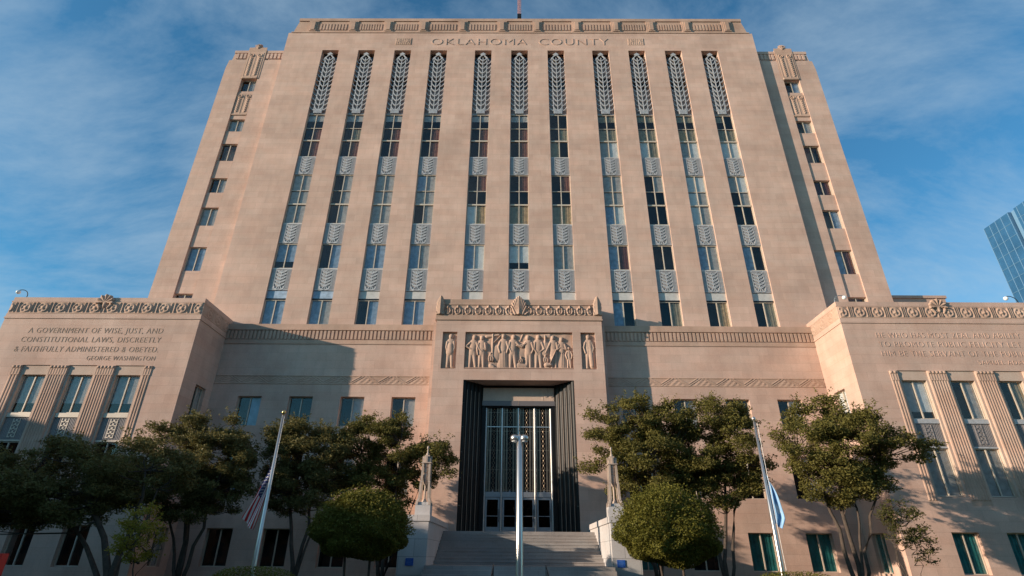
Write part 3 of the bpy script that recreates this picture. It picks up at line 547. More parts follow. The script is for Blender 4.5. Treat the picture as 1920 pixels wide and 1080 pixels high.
# black granite splayed jambs, ribs with pale fillets
for s in (-1, 1):
    P0 = Vector((s*3.99, YP+.03)); P1 = Vector((s*2.66, 39.5)); d = (P1-P0); n_ = Vector((-s*abs(d.y), -abs(d.x))).normalized()
    pts = []; fil = MB(); N = 5
    for k in range(N):
        for j in range(8):
            t = (k+.04+.92*j/7)/N; q = P0+d*t+n_*(.05*math.sin(math.pi*j/7)); pts.append((q.x, q.y))
    for k in range(1, N):
        q = P0+d*(k/N)+n_*.03; fil.tube([(q.x, q.y, 2.94), (q.x, q.y, 12.4)], .022, 6)
    q = P0+n_*.0; m = MB(); back = [(P1.x+s*.3, P1.y), (P0.x+s*.3, P0.y)]
    zz = [2.93, 4.6, 6.3, 8.0, 9.7, 11.4, 13.05]
    for z0, z1 in zip(zz[:-1], zz[1:]):
        vs = [(x, y, z0+.006) for x, y in pts]+[(x, y, z1-.006) for x, y in pts]; n = len(pts)
        m.add(vs, [(i, i+1, i+1+n, i+n) if s < 0 else (i+1, i, i+n, i+1+n) for i in range(n-1)])
    m.box(P1.x, P1.x+s*.04, 39.5, 39.52, 2.93, 13.05)
    m.build('granite_jamb', BLACK, CT, smooth=True); fil.build('jamb_fillet', FILLET, CT)
m = MB(); m.box(-4.0, 4.0, YP+1.5, 39.95, 11.9, 13.05); m.box(-4.0, -2.42, 39.52, 39.9, 2.93, 11.9); m.box(2.42, 4.0, 39.52, 39.9, 2.93, 11.9); m.box(-2.42, 2.42, 39.63, 39.95, 11.4, 11.9)
m.build('door_surround', BLACK, CT)
MB().box(-2.62, 2.62, 39.46, 39.62, 11.87, 12.84).box(-2.66, 2.66, 39.42, 39.62, 11.50, 11.86, 1).box(-.015, .015, 39.41, 39.42, 11.5, 11.86, 2).build('door_lintel', [PANEL, pr('grey_lintel', (.16, .14, .14), .4), FILLET], CT)
def f_lo(X, Z):
    h = np.zeros_like(X)
    for c in (2.02, 2.42):
        r = np.hypot(X-c, Z-12.3); h = np.maximum(h, .04*np.exp(-((r-.13)/.03)**2)); h = np.maximum(h, .05*np.exp(-(r/.05)**2)); h = np.maximum(h, .04*np.exp(-((X-c-.1)/.03)**2)*(Z > 12.35)); 
    h = np.maximum(h, .03*np.exp(-((X-1.78)/.015)**2)); return h
relief('lintel_carving', PANEL, CT, 1.72, 2.6, 11.9, 12.82, .025, f_lo, 39.46)
relief('lintel_carving', PANEL, CT, -2.6, -1.72, 11.9, 12.82, .025, lambda X, Z: f_lo(-X, Z), 39.46)
m = MB(); 
for x in (-2.35, -1.18, 0, 1.18, 2.35): m.lathe((x, 39.72, 2.93), [(.075, 0), (.075, 8.45)], 12)
m.box(-2.33, 2.33, 39.70, 39.74, 10.0, 10.06); m.build('screen_mullions', STEEL, CT, smooth=False)
sc = MB()
for x in (-.46, -.40, -.27, -.21, .21, .27, .40, .46): sc.box(x-.012, x+.012, -.012, .012, 0, 5.8)
for k in range(17):
    z = .1+k*.335
    for a, b in (((0, z), (.1, z+.12)), ((.1, z+.12), (0, z+.26)), ((0, z+.26), (-.1, z+.12)), ((-.1, z+.12), (0, z))): sc.tube([(a[0], 0, a[1]), (b[0], 0, b[1])], .013, 4)
    sc.tube([(0, 0, z+.26), (0, 0, z+.34)], .02, 4); sc.box(-.46, .46, -.006, .006, z-.01, z+.004) if k % 4 == 0 else None
sc = sc.mesh('screen_grille', BRONZE)
for c in (-1.765, -.59, .59, 1.765): put('screen_grille', sc, CT, (c, 39.78, 5.62))
MB().box(-2.42, 2.42, 39.93, 39.94, 2.93, 11.4).build('screen_glass', pr('dark_screen_glass', (.012, .011, .012), .35, spec=.15), CT)
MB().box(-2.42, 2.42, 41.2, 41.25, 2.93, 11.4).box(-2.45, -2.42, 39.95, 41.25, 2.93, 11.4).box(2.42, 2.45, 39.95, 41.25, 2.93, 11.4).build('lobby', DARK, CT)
m = MB(); m.box(-2.3, 2.3, 39.74, 39.92, 5.26, 5.6)
for c in (-1.765, -.59, .59, 1.765): m.prism([(c-.07, 5.6), (c+.07, 5.6), (c, 5.72)], 39.72, 39.8)
m.build('door_transom', DOORM, CT)
for c in (-1.765, -.59, .59, 1.765):
    d = MB(); a, b = c-.5, c+.5; d.box(a, a+.12, 39.78, 39.86, 2.95, 5.24); d.box(b-.12, b, 39.78, 39.86, 2.95, 5.24); d.box(a+.12, b-.12, 39.78, 39.86, 5.1, 5.24); d.box(a+.12, b-.12, 39.78, 39.86, 2.95, 3.38); d.box(a+.12, b-.12, 39.79, 39.83, 4.04, 4.08)
    o = d.build('door', DOORM, CT); MB().box(a+.12, b-.12, 39.83, 39.835, 3.38, 5.1).build('pane', GLASSD, o)
    MB().tube([(b-.06, 39.72, 3.7), (b-.06, 39.72, 4.5)], .018, 6).box(b-.07, b-.05, 39.72, 39.78, 3.74, 3.77).box(b-.07, b-.05, 39.72, 39.78, 4.42, 4.45).build('handle', BLKM, o)

# ------------------------------------------------------------------ steps, pedestals
m = MB(); m.box(-4.44, 4.44, 34.95, 39.9, 0, 2.93)
r_ = (2.93-1.2)/10
for k in range(1, 10): y = 34.95-.36*k; m.box(-4.44, 4.44, y, y+.36, 0, 2.93-r_*k); m.box(-4.44, 4.44, y-.025, y, 2.93-r_*k-.05, 2.93-r_*k)
m.box(-4.44, 4.44, 28.3, 31.71, 0, 1.2)
for k in range(1, 7): y = 28.3-.36*k; m.box(-4.44, 4.44, y, y+.36, 0, 1.2-.171*k)
m.build('entrance_steps', STEP, None, label='broad grey granite steps rising between two pedestals to the entrance', cat='steps')
for s in (-1, 1):
    t = thing('stair_pedestal', (s*5.15, 33.5, 0), 'grey granite stair wall %s the steps, its blue plaque %s' % (('left of', 'in shadow') if s < 0 else ('right of', 'in sunlight')), 'stair wall', 'granite walls flanking the steps')
    x0, x1 = sorted((s*4.46, s*5.85)); m = MB(); m.box(x0, x1, 29.0, 37.0, 0, 3.14); m.box(x0+.04, x1-.04, 37.05, 38.1, 0, 3.3); m.build('wall', GRAN, t)
    MB().box(x0-.05, x1+.05, 28.95, 37.03, 3.14, 3.42).build('coping', GRAN, t)
    cx = -5.25 if s < 0 else 4.85; q = MB(); q.box(cx-.19, cx+.19, 28.965, 28.997, 1.18, 1.5); 
    for k in range(4): q.box(cx-.13, cx+.13-.04*(k % 2), 28.96, 28.965, 1.24+k*.06, 1.255+k*.06, 1)
    q.build('plaque', [BLUE, pr('plaque_line', (.12, .25, .55), .5)], t)
    # lamp standard
    lx = s*4.86; ly = 29.7; g = thing('lamp_standard', (lx, ly, 3.42), 'slender art deco stone lamp standard with four fins on the %s pedestal' % ('left' if s < 0 else 'right'), 'lamp', 'deco lamp standards beside the steps')
    m = MB(); m.box(lx-.38, lx+.38, ly-.38, ly+.38, 3.42, 3.9); m.box(lx-.30, lx+.30, ly-.30, ly+.30, 3.9, 4.05); m.build('base', GRAN, g)
    for dx in (-1, 1):
        for dy in (-1, 1):
            f = MB(); pr_ = [(.33, 3.9), (.31, 4.05), (.235, 4.25), (.225, 4.45), (.21, 5.0), (.185, 5.1), (.17, 5.95)]
            for (ra, za), (rb, zb) in zip(pr_[:-1], pr_[1:]):
                wv = .06
                vs = [(lx+dx*(ra+a), ly+dy*(ra+b), za) for a, b in ((-wv, -wv), (wv, -wv), (wv, wv), (-wv, wv))]+[(lx+dx*(rb+a), ly+dy*(rb+b), zb) for a, b in ((-wv*.85, -wv*.85), (wv*.85, -wv*.85), (wv*.85, wv*.85), (-wv*.85, wv*.85))]
                f.add(vs, [(0, 3, 2, 1), (4, 5, 6, 7), (0, 1, 5, 4), (1, 2, 6, 5), (2, 3, 7, 6), (3, 0, 4, 7)])
            f.build('fin', STAND, g)
    MB().lathe((lx, ly, 4.0), [(.16, 0), (.1, .15), (.05, .25), (.05, .85), (.09, .9), (.15, 1.05), (.16, 1.35), (.13, 1.45), (.15, 1.5), (.15, 1.75), (.18, 1.78), (.18, 1.95)], 12).build('lantern', STAND, g)
    m = MB(); m.box(lx-.26, lx+.26, ly-.26, ly+.26, 5.95, 6.0); m.box(lx-.2, lx+.2, ly-.2, ly+.2, 6.0, 6.2); m.box(lx-.13, lx+.13, ly-.13, ly+.13, 6.2, 6.38); m.lathe((lx, ly, 6.38), [(.07, 0), (.08, .08), (.035, .14), (.03, .3), (.06, .36), (.05, .45), (.0, .5)], 8)
    for dx, dy in ((1, 0), (-1, 0), (0, 1), (0, -1)): m.box(lx+dx*.2-.05, lx+dx*.2+.05, ly+dy*.2-.05, ly+dy*.2+.05, 6.0, 6.32)
    m.build('crown', STAND, g)

for s in (-1, 1):
    x = s*1.15; t = thing('handrail', (x, 27.2, 0), 'thin steel handrail on the lowest steps, %s of the light pole' % ('left' if s < 0 else 'right'), 'handrail', 'handrails on the lower steps')
    MB().tube([(x, 26.9, 1.28), (x, 24.7, .94), (x, 24.6, .86)], .022, 8).build('rail', BLKM, t)
    for y, z0, z1 in ((26.8, .5, 1.26), (25.8, .0, 1.1), (24.8, 0, .95)): MB().tube([(x, y, z0), (x, y, z1)], .018, 6).build('post', BLKM, t)
# ------------------------------------------------------------------ ground
def sheet(name, x0, x1, y0, y1, z, mat, n=1): 
    m = MB(); m.add([(x0, y0, z), (x1, y0, z), (x1, y1, z), (x0, y1, z)], [(0, 1, 2, 3)]); return m.build(name, mat, None, kind='structure')
sheet('ground', -3000, 3000, -3000, 3000, -.12, pr('earth', (.10, .10, .07), .95, var=.3, vscale=.05))
sheet('road', -400, 400, -24, 2, -.112, ASPH)
MB().box(-400, 400, 2, 26.1, -.12, -.004).build('pavement', PAVE, None, kind='structure')
m = MB(); m.box(-60, -4.5, 14, 39.4, -.1, .004); m.box(4.5, 60, 14, 39.4, -.1, .004); m.build('lawn', GRASS, None, kind='structure')

# ------------------------------------------------------------------ centre light pole, flagpoles, flags
t = thing('light_pole', (-.05, 22, 0), 'tall bare metal pole with two round lamps standing before the entrance', 'light pole')
MB().lathe((-.05, 22, 0), [(.2, 0), (.2, .06), (.145, .1), (.135, 1), (.11, 5.9), (.03, 5.96)], 20).build('pole', POLE, t, smooth=True)
for s in (-1, 1):
    m = MB(); m.lathe((-.05+s*.19, 22, 5.70), [(.04, 0), (.15, .03), (.17, .1), (.17, .17), (.12, .24), (.02, .26)], 16); m.build('lamp_head', POLE, t, smooth=True)
    MB().lathe((-.05+s*.19, 22, 5.665), [(.02, 0), (.11, .015), (.13, .045)], 16).build('lens', LAMPG, t)
for s, X, h in ((-1, -10.5, 7.12), (1, 10.25, 6.98)):
    t = thing('flagpole', (X, 24, 0), 'silver flagpole left of the steps with the striped flag at half mast' if s < 0 else 'silver flagpole right of the steps with the light blue flag at half mast', 'flagpole', 'flagpoles on either side of the steps')
    MB().lathe((X, 24, 0), [(.14, 0), (.14, .05), (.10, .08), (.095, 1), (.05, h)], 14).build('pole', POLE, t, smooth=True)
    MB().lathe((X, 24, h), [(.03, 0), (.03, .05), (.075, .09), (.09, .14), (.075, .2), (.02, .24)], 12).build('finial', GOLD if s < 0 else POLE, t, smooth=True)
    MB().tube([(X+.09, 23.93, h-.05), (X+.10, 23.9, 3), (X+.12, 23.9, 1.2)], .008, 4).build('halyard', WHITE, t)
def fpt(u, v, A, Bv, Cc, E_, fold):           # hoist A->Bv, fly far side Cc->E_
    p = (A*(1-v)+Bv*v)*(1-u)+(Cc*(1-v)+E_*v)*u; s = math.sin(u*math.pi*.5)
    p = p+Vector((.05*math.sin(v*9+u*2)*s, fold*math.sin(v*12+u*3.0)*(.25+.75*u)*(1), .04*math.sin(v*8+u*6)*s)); return p
def zpt(px, z): return Vector((px, 24, z))
A, B_, C_, E_ = zpt(-10.57, 5.05), zpt(-10.57, 3.8), zpt(-11.42, 2.98), zpt(-10.82, 2.42)
m = MB(); nu, nv = 36, 39; k0 = len(m.v)
g_ = [[fpt(i/nu, j/nv, A, B_, C_, E_, .15) for i in range(nu+1)] for j in range(nv+1)]
for j in range(nv+1):
    for i in range(nu+1): m.v.append(tuple(g_[j][i]))
for j in range(nv):
    for i in range(nu):
        k = j*(nu+1)+i; m.f.append((k, k+nu+1, k+nu+2, k+1)); st = j*13//nv
        m.m.append(2 if (i < nu*.4 and st < 7) else (0 if st % 2 == 0 else 1))
for r in range(9):
    for c in range(6 if r % 2 == 0 else 5):
        u = (.4)*((c*2+(1 if r % 2 == 0 else 2))/12); v = (7/13)*(r+1)/10
        p = fpt(u, v, A, B_, C_, E_, .15); du = (fpt(u+.01, v, A, B_, C_, E_, .15)-p).normalized(); dv_ = (fpt(u, v+.01, A, B_, C_, E_, .15)-p).normalized(); n = du.cross(dv_).normalized()
        for sg in (-1, 1):
            vs = [p+n*.008*sg+(du*math.cos(a*math.pi/5)+dv_*math.sin(a*math.pi/5))*(.03 if a % 2 == 0 else .013) for a in range(10)]; m.add(vs, [tuple(range(10))], 1)
m.build('flag', [FR, FW, FB], None, smooth=True, label='red and white striped flag with starry navy canton drooping from the left pole', cat='flag')
A, B_, C_, E_ = zpt(10.33, 4.95), zpt(10.36, 2.55), zpt(10.72, 2.95), zpt(10.50, 1.95)
m = MB(); nu, nv = 20, 30
for j in range(nv+1):
    for i in range(nu+1):
        v = j/nv; u = i/nu; wv = .42*math.sin(min(1, v*1.25)*math.pi*.5)*(1-max(0, v-.8)*2.2); m.v.append((10.33+u*wv+.02*math.sin(v*9), 24+.10*math.sin(u*10+v*3)*(.3+u), 4.85-v*1.95-u*.25))
for j in range(nv):
    for i in range(nu): k = j*(nu+1)+i; m.f.append((k, k+nu+1, k+nu+2, k+1)); m.m.append(1 if (9 < i < 15 and 15 < j < 22 and abs(i-12)+abs(j-18.5)*.6 < 3.4) else 0)  # white diamond paints the emblem and the bright light patch together
m.build('flag', [FSKY, FW], None, smooth=True, label='light blue flag with a pale patch painted for its emblem and a light reflection drooping from the right pole', cat='flag')

# ------------------------------------------------------------------ trees
def leaves(name, mat, parent, pts, size, up=.3, asp=.42, **k):
    n = len(pts); d = RNG.normal(size=(n, 3)); d[:, 2] *= .6; d /= np.linalg.norm(d, axis=1)[:, None]
    e = RNG.normal(size=(n, 3)); e -= (e*d).sum(1)[:, None]*d; e /= np.linalg.norm(e, axis=1)[:, None]
    L = (size*RNG.uniform(.65, 1.3, n))[:, None]; 
    V = np.stack([pts-d*L*.5, pts+e*L*asp*.5, pts+d*L*.5, pts-e*L*asp*.5], 1).reshape(-1, 3)
    me = bpy.data.meshes.new(name); me.vertices.add(4*n); me.vertices.foreach_set('co', V.ravel()); me.loops.add(4*n); me.loops.foreach_set('vertex_index', np.arange(4*n, dtype=np.int32))
    me.polygons.add(n); me.polygons.foreach_set('loop_start', np.arange(0, 4*n, 4, dtype=np.int32)); me.polygons.foreach_set('loop_total', np.full(n, 4, dtype=np.int32)); me.materials.append(mat); me.update(); me.validate()
    return put(name, me, parent, **k)
def tree(name, label, group, base, stems, ells, nclump, nleaf, mat, size=.13, tr=.14, clump=(.28, .66), cat='tree', spray=.0):
    bx, by = base; t = thing(name, (bx, by, 0), label, cat, group); cl = []; vol = [a[3]*a[4]*a[5] for a in ells]; vol = [v/sum(vol) for v in vol]
    for _ in range(nclump):
        e = ells[RNG.choice(len(ells), p=vol)]; d = RNG.normal(size=3); d /= np.linalg.norm(d); r = RNG.uniform(.25, 1)**.38
        cl.append((np.array(e[:3])+d*r*np.array(e[3:]), RNG.uniform(*clump)))
    m = MB(); nodes = []
    for sx, sy, sz, r0 in stems:
        p0 = Vector((bx+RNG.uniform(-.1, .1), by, -.1)); p1 = Vector((sx, sy, sz)); pts = []; n = 8
        for i in range(n+1):
            u = i/n; p = p0.lerp(p1, u); w_ = math.sin(u*math.pi)*.22; p += Vector((RNG.normal()*.07+w_*math.sin(sx*7+u*4), RNG.normal()*.07+w_*math.cos(sx*5), 0)) if 0 < i < n else Vector((0, 0, 0)); p.z = p0.z+(p1.z-p0.z)*(u**.85); pts.append(p)
        rr = [r0*(1-.72*i/n) for i in range(n+1)]; m.tube(pts, rr, 8); nodes += list(zip(pts[3:], rr[3:]))
    for c, r in cl:
        c = Vector(c); ca = [q for q in nodes if q[0].z < c.z+.3] or nodes; q = min(ca, key=lambda q: (q[0]-c).length+RNG.uniform(0, .6)); a, ra = q
        mid = a.lerp(c, .5)+Vector((RNG.normal()*.15, RNG.normal()*.15, -.12)); m.tube([a, mid, c], [min(ra*.45, .05), .025, .008], 5)
    m.build('trunk', BARK, t, smooth=True)
    P = []; nclump = int(nclump*1.0); per = int(nleaf*2.5)//nclump
    for c, r in cl:
        nl = int(per*(r/.55)**2); d = RNG.normal(size=(nl, 3)); d /= np.linalg.norm(d, axis=1)[:, None]; rr = RNG.uniform(0, 1, nl)**.45*r
        P.append(c+d*rr[:, None]*np.array([1.1, 1.1, .62]))
        for _ in range(7):                     # sprigs poking out of the clump
            dd = RNG.normal(size=3); dd[2] = abs(dd[2])*.7; dd /= np.linalg.norm(dd); q = RNG.uniform(.5, 1.6, max(6, nl//24))
            P.append(c+dd*(q*r)[:, None]+RNG.normal(size=(len(q), 3))*.05)
    leaves('crown', mat, t, np.concatenate(P), size*.98, asp=.5); return t
G = 'small trees in front of the courthouse'
tree('oak_tree', 'wide spreading dark tree at the far left in front of the left wing', G, (-17.3, 26, ), [(-19.5, 26, 5.2, .17), (-17.2, 26, 5, .15), (-22.5, 26.3, 4.4, .12), (-16.4, 26, 4.2, .1)],
     [(-21.2, 26, 4.6, 3.9, 2.4, 1.75), (-17.6, 26, 4.9, 2.4, 2, 1.3), (-24.6, 26, 4.0, 2.2, 1.9, 1.7), (-20.5, 26, 3.6, 3.6, 1.9, 1.0)], 190, 36000, LEAF_OAK2, .13)
tree('oak_tree', 'dense dark green tree against the corner of the left wing, left of the striped flag', G, (-17.2, 31), [(-18.8, 31, 7, .13), (-17.6, 31, 7.4, .12), (-16, 31, 6.6, .11), (-19.8, 31, 5.4, .09)],
     [(-18.0, 31, 6.2, 3.2, 2.3, 2.5), (-16.2, 31, 5.6, 2.0, 1.8, 2.0), (-20.4, 31, 5.0, 1.7, 1.6, 1.3), (-17.6, 31, 4.4, 3.2, 1.8, 1.4), (-17.5, 31, 7.8, 2.2, 1.6, 1.2)], 165, 33000, LEAF_OAK2, .13)
tree('oak_tree', 'dark tree just right of the left flagpole with two thin trunks', G, (-12.1, 33), [(-13.1, 33, 7, .13), (-11.6, 33, 7, .12), (-10.5, 33, 6.2, .08)],
     [(-12.9, 33, 6.4, 2.5, 1.9, 2.5), (-11.2, 33, 6.9, 1.8, 1.6, 1.8), (-12.3, 33, 4.9, 2.6, 1.8, 1.6), (-13.2, 33, 7.8, 1.9, 1.5, 1.2)], 130, 24000, LEAF_OAK2, .13)
tree('oak_tree', 'green tree left of the portal above the left round bush', G, (-7.6, 34), [(-9.6, 34, 7, .12), (-7.3, 34, 7.8, .12), (-5.2, 34, 6.6, .09)],
     [(-9.9, 34, 7.1, 1.7, 1.6, 1.7), (-7.6, 34, 7.2, 1.9, 1.7, 2.2), (-5.3, 34, 6.5, 1.7, 1.5, 1.7), (-8.0, 34, 5.4, 3.0, 1.6, 1.4), (-7.9, 34, 8.6, 2.2, 1.4, 1.0), (-10.2, 34, 8.0, 1.2, 1.2, 1.1)], 125, 24000, LEAF_OAK, .13)
tree('oak_tree', 'sunlit tree just right of the portal above the right round bush', G, (7.6, 33), [(6.1, 33, 8.6, .12), (7.8, 33, 9, .12), (9.3, 33, 7.6, .09), (5.2, 33, 6.4, .06)],
     [(6.4, 33, 8.9, 2.5, 1.7, 1.7), (7.4, 33, 6.8, 2.3, 1.8, 2.1), (5.0, 33, 6.6, 1.3, 1.1, .9), (8.9, 33, 7.9, 1.9, 1.6, 2.1), (7.6, 33, 5.4, 2.6, 1.6, 1.1)], 155, 27500, LEAF_OAK, .13)
tree('oak_tree', 'tall airy tree behind the right flagpole with slim dark trunks', G, (11.4, 33.5), [(10.2, 33.5, 8, .12), (12.4, 33.5, 9, .12), (13.9, 33.5, 7.4, .10)],
     [(11.9, 33.5, 9.0, 2.4, 1.7, 1.6), (10.6, 33.5, 7.0, 2.1, 1.7, 2.3), (13.0, 33.5, 7.2, 1.8, 1.6, 2.5), (11.6, 33.5, 5.5, 2.6, 1.6, 1.2)], 150, 27000, LEAF_OAK, .13)
tree('oak_tree', 'sunlit green tree before the corner of the right wing, several curving trunks', G, (16.8, 30.5), [(15.2, 30.5, 7, .12), (17.4, 30.5, 8.2, .13), (19.4, 30.5, 6.6, .10), (18.0, 30.5, 6, .08)],
     [(15.9, 30.5, 7.3, 1.8, 1.7, 2.1), (18.1, 30.5, 7.1, 2.5, 1.8, 2.1), (20.6, 30.5, 7.0, 1.6, 1.3, 1.1), (17.2, 30.5, 5.4, 2.6, 1.6, 1.3), (17.4, 30.5, 9.4, .6, .6, .8)], 150, 26500, LEAF_OAK, .13)
tree('oak_tree', 'large tree beyond the left edge of the picture, shading the left wing', G, (-42, 31), [(-43, 31, 7, .25), (-41, 31, 7, .2), (-39.6, 31, 6, .15)], [(-42, 31, 7.6, 4.2, 3.2, 3.2)], 80, 14000, LEAF_OAK2, .2)
tree('young_tree', 'small yellow-green young tree in front of the far left tree', None, (-13.9, 22), [(-14.1, 22, 2.6, .03), (-13.7, 22, 2.2, .02)],
     [(-14.1, 22, 2.15, .85, .7, .95), (-14.35, 22, 2.9, .4, .4, .45)], 46, 3600, LEAF_Y, .10, clump=(.14, .3))
tree('young_tree', 'thin pale sapling at the foot of the right wing corner', None, (17.1, 27), [(17.5, 27, 3.8, .03), (18.1, 27, 2.6, .02), (16.7, 27, 3.4, .02)],
     [(17.4, 27, 3.0, .9, .7, 1.1), (17.9, 27, 2.2, .8, .6, .8)], 56, 3400, LEAF_S, .10, clump=(.14, .3))
def clipped(name, label, group, cx, cy, z0, rx, ry, rz, n, mat, size, stems, cat='bush', flat=.55):
    t = thing(name, (cx, cy, 0), label, cat, group); m = MB()
    for a, b in stems: m.tube([(cx+a, cy, -.1), (cx+a*1.1+.05, cy, z0*.5), (cx+b, cy, z0+.3*rz), (cx+b*1.6, cy, z0+rz*1.2)], [.07, .055, .05, .02], 7)
    for k in range(14): a = k*2.4; m.tube([(cx, cy, z0+.4*rz), (cx+rx*.7*math.cos(a), cy+ry*.7*math.sin(a), z0+rz*(.6+.5*((k*37 % 10)/10)))], [.03, .01], 4)
    m.build('trunk', BARK, t, smooth=True)
    d = RNG.normal(size=(n, 3)); d /= np.linalg.norm(d, axis=1)[:, None]; wob = 1+.10*np.sin(d[:, 0]*5+cx)*np.sin(d[:, 2]*6+1)+.05*np.sin(d[:, 1]*14+d[:, 2]*11)
    r = (1-RNG.uniform(0, 1, n)**2.2*.4)*wob; lo = d[:, 2] < 0
    z = np.where(lo, d[:, 2]*flat, d[:, 2]); P = np.stack([cx+d[:, 0]*r*rx, cy+d[:, 1]*r*ry, z0+rz*flat+z*r*rz], 1)
    k = n//9; dd = RNG.normal(size=(k, 3)); dd[:, 2] = np.abs(dd[:, 2]); dd /= np.linalg.norm(dd, axis=1)[:, None]; q = 1+.16*RNG.uniform(0, 1, k)**1.6*(1+.6*np.sin(dd[:, 0]*13)*np.sin(dd[:, 1]*11))
    P = np.concatenate([P, np.stack([cx+dd[:, 0]*q*rx, cy+dd[:, 1]*q*ry, z0+rz*flat+dd[:, 2]*q*rz], 1)])
    leaves('crown', mat, t, P, size, asp=.48); return t
clipped('clipped_bush', 'round clipped bush on thin trunks left of the steps, mostly in shade', 'round clipped bushes beside the steps', -6.95, 26, 1.45, 2.0, 1.8, 1.75, 60000, LEAF_TOP, .10, [(-.5, -.6), (.45, .5)])
clipped('clipped_bush', 'round clipped bush right of the steps, brightly sunlit', 'round clipped bushes beside the steps', 6.45, 26, 1.3, 2.12, 1.85, 1.98, 64000, LEAF_TOP, .10, [(-.4, -.5), (.4, .5)])
for x, lab in ((-9.6, 'low clipped hedge in shadow under the left flagpole'), (9.8, 'low clipped hedge under the right flagpole')):
    n = 9000; P = np.stack([x+RNG.uniform(-1, 1, n)*2.0, 22+RNG.uniform(-1, 1, n)*.6, RNG.uniform(0, 1, n)**.5], 1); f = np.clip(1-((P[:, 0]-x)/2.05)**4, .1, 1)*np.clip(1-((P[:, 1]-22)/.7)**4, .3, 1); P[:, 2] = P[:, 2]*1.22*f
    leaves('hedge', LEAF_TOP, None, P, .075, label=lab, cat='hedge')

# ------------------------------------------------------------------ roof lights, mast, glass tower, red sign, unseen block added for shade
def seclight(x, y, z, dx, lab):
    t = thing('security_light', (x, y, z), lab, 'security light', 'curved lights on the wing roofs'); pts = []
    for i in range(9): a = math.pi*.5*i/8*1.25; pts.append((x+dx*.55*(1-math.cos(a)), y, z+.35+.5*math.sin(a)))
    MB().tube([(x, y, z)]+pts, .028, 6).build('arm', BLKM if dx < 0 else POLE, t); q = pts[-1]
    MB().lathe((q[0]+dx*.03, y, q[2]-.3), [(.03, 0), (.13, .06), (.16, .15), (.13, .25), (.05, .3)], 12).build('globe', LAMPG, t, smooth=True)
seclight(-36.5, 36.2, 18.3, -1, 'curved black light with white globe on the roof edge of the left wing')
seclight(23.25, 36.4, 18.3, 1, 'small curved light on the inner roof corner of the right wing')
seclight(36.7, 36.4, 18.3, -1, 'curved light near the outer end of the right wing roof, before the glass tower')
t = thing('antenna_mast', (.05, 46, 51.85), 'thin lattice antenna mast on the roof above the centre', 'mast')
m = MB(); 
for a in range(3): c, s_ = math.cos(a*2.094+.5)*.22, math.sin(a*2.094+.5)*.22; m.tube([(c, 46+s_, 51.85), (c, 46+s_, 72)], .03, 5)
for k in range(50):
    z = 51.9+k*.4
    for a in range(3): p = [(math.cos((a+q)*2.094+.5)*.22, 46+math.sin((a+q)*2.094+.5)*.22) for q in (0, 1)]; m.tube([(p[0][0], p[0][1], z), (p[1][0], p[1][1], z+.4)], .016, 4)
m.build('lattice', pr('mast_orange', (.45, .16, .08), .6, var=.3), t); MB().box(-.25, .25, 45.7, 46.3, 61.8, 62.6).build('aerial_box', BLKM, t)
t = thing('glass_tower', (170, 124, 0), 'blue glass skyscraper with slanting outline at the right edge', 'skyscraper')
TG = pr('tower_glass', (.030, .10, .20), .2, .0, spec=.6, var=.25, vscale=.15); TM = pr('tower_mullion', (.16, .30, .45), .4, .2); TF = pr('tower_floor_line', (.10, .20, .30), .3, .2)
X0 = 150; MB().box(X0, 190, 139.2, 148.75, 0, 97.2).box(X0+1.2, 189, 137.2, 139.2, 0, 97.2).box(X0, 190, 95, 137.2, 0, 97.2).build('body', TG, t)
m = MB()
for y in (148.6, 146.4, 144.2, 142.0, 139.4): m.box(X0-.14, X0-.01, y-.07, y+.07, 0, 97.1)
for y in np.arange(97, 137.2, 2.3): m.box(X0-.14, X0-.01, y-.07, y+.07, 0, 97.1)
m.box(X0+.9, X0+1.19, 137.25, 139.1, 0, 97.3); m.build('mullions', TM, t)
m = MB()
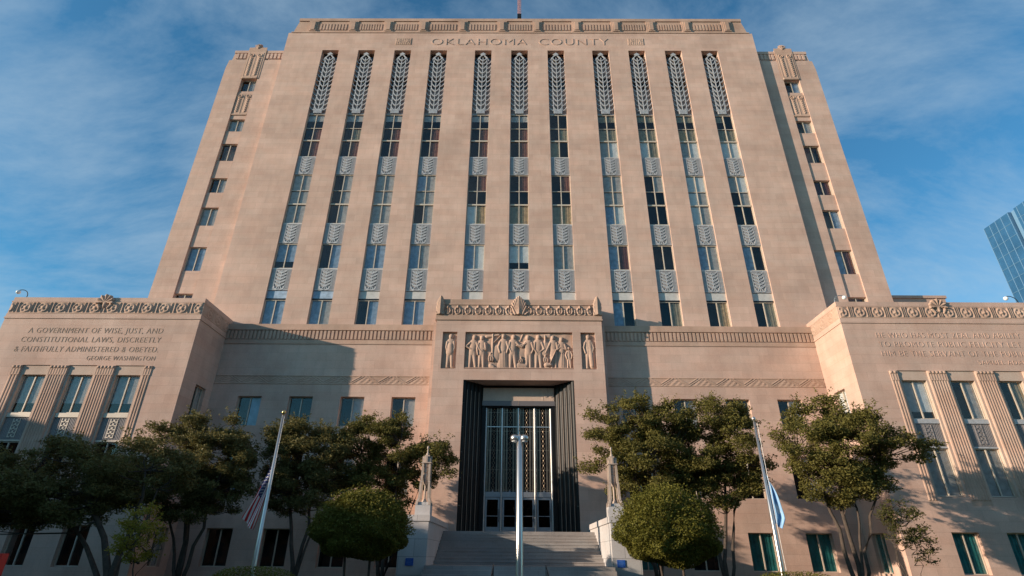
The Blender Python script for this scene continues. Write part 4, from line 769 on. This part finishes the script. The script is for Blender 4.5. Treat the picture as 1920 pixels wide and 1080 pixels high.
for z in np.arange(3.9, 97, 3.9): m.box(X0-.05, X0-.004, 95.1, 137.1, z-.09, z+.09); m.box(X0-.05, X0-.004, 139.3, 148.7, z-.09, z+.09)
m.build('floor_lines', TF, t)
t = thing('street_sign', (-9.4, 10, 0), 'dark notice board with red frame at the bottom left corner', 'sign')
MB().box(-10.55, -8.75, 9.96, 10.04, .55, 1.5).build('board', BLKM, t)
MB().box(-10.63, -8.67, 9.93, 10.07, 1.5, 1.58).box(-10.63, -8.67, 9.93, 10.07, .47, .55).box(-8.75, -8.67, 9.93, 10.07, .55, 1.5).box(-10.63, -10.55, 9.93, 10.07, .55, 1.5).build('frame', RED, t)
for x in (-10.1, -8.7): MB().tube([(x, 10, -.05), (x, 10, .5)], .04, 8).build('leg', BLKM, t)
t = thing('shading_block', (-72, 8, 0), 'unseen brick block added left of the picture to shade the left wing', 'building')  # unseen block, placed and sized to throw shade over the lower left
BRK = stone('brick', (.28, .15, .10), (.24, .12, .08), bw=.5, bh=.16, msize=.01); m = MB()
m.box(-82, -64, -16, 31, 0, 16.6); m.box(-82.2, -63.8, -16.2, 31.2, 16.6, 17.0); m.build('wall', BRK, t); m = MB()
for z in (1.5, 5.5, 9.5, 13):
    for y in np.arange(-14, 29, 3.4): m.box(-64.02, -63.9, y, y+1.6, z, z+2)
m.build('window', pr('far_window', (.03, .04, .05), .1), t)

for k, (x0, x1, h, d, lab) in enumerate(((-95, -52, 15, 22, 'low brick block across the street behind the camera, to the left'), (-48, -12, 21, 26, 'five storey block across the street behind the camera'), (-8, 30, 17, 24, 'brick block straight behind the camera across the street'), (34, 90, 24, 30, 'taller block behind the camera to the right'))):
    t = thing('street_block', ((x0+x1)/2, -30, 0), lab, 'building', 'blocks across the street behind the camera'); m = MB(); m.box(x0, x1, -30-d, -30, 0, h); m.box(x0-.2, x1+.2, -30-d, -29.8, h, h+.5); m.build('wall', BRK, t); m = MB()
    for z in np.arange(1.2, h-2.5, 3.7):
        for x in np.arange(x0+1.5, x1-2, 3.2): m.box(x, x+1.7, -30.05, -29.96, z, z+2.1)
    m.build('window', MATS['far_window'], t, kind='stuff')
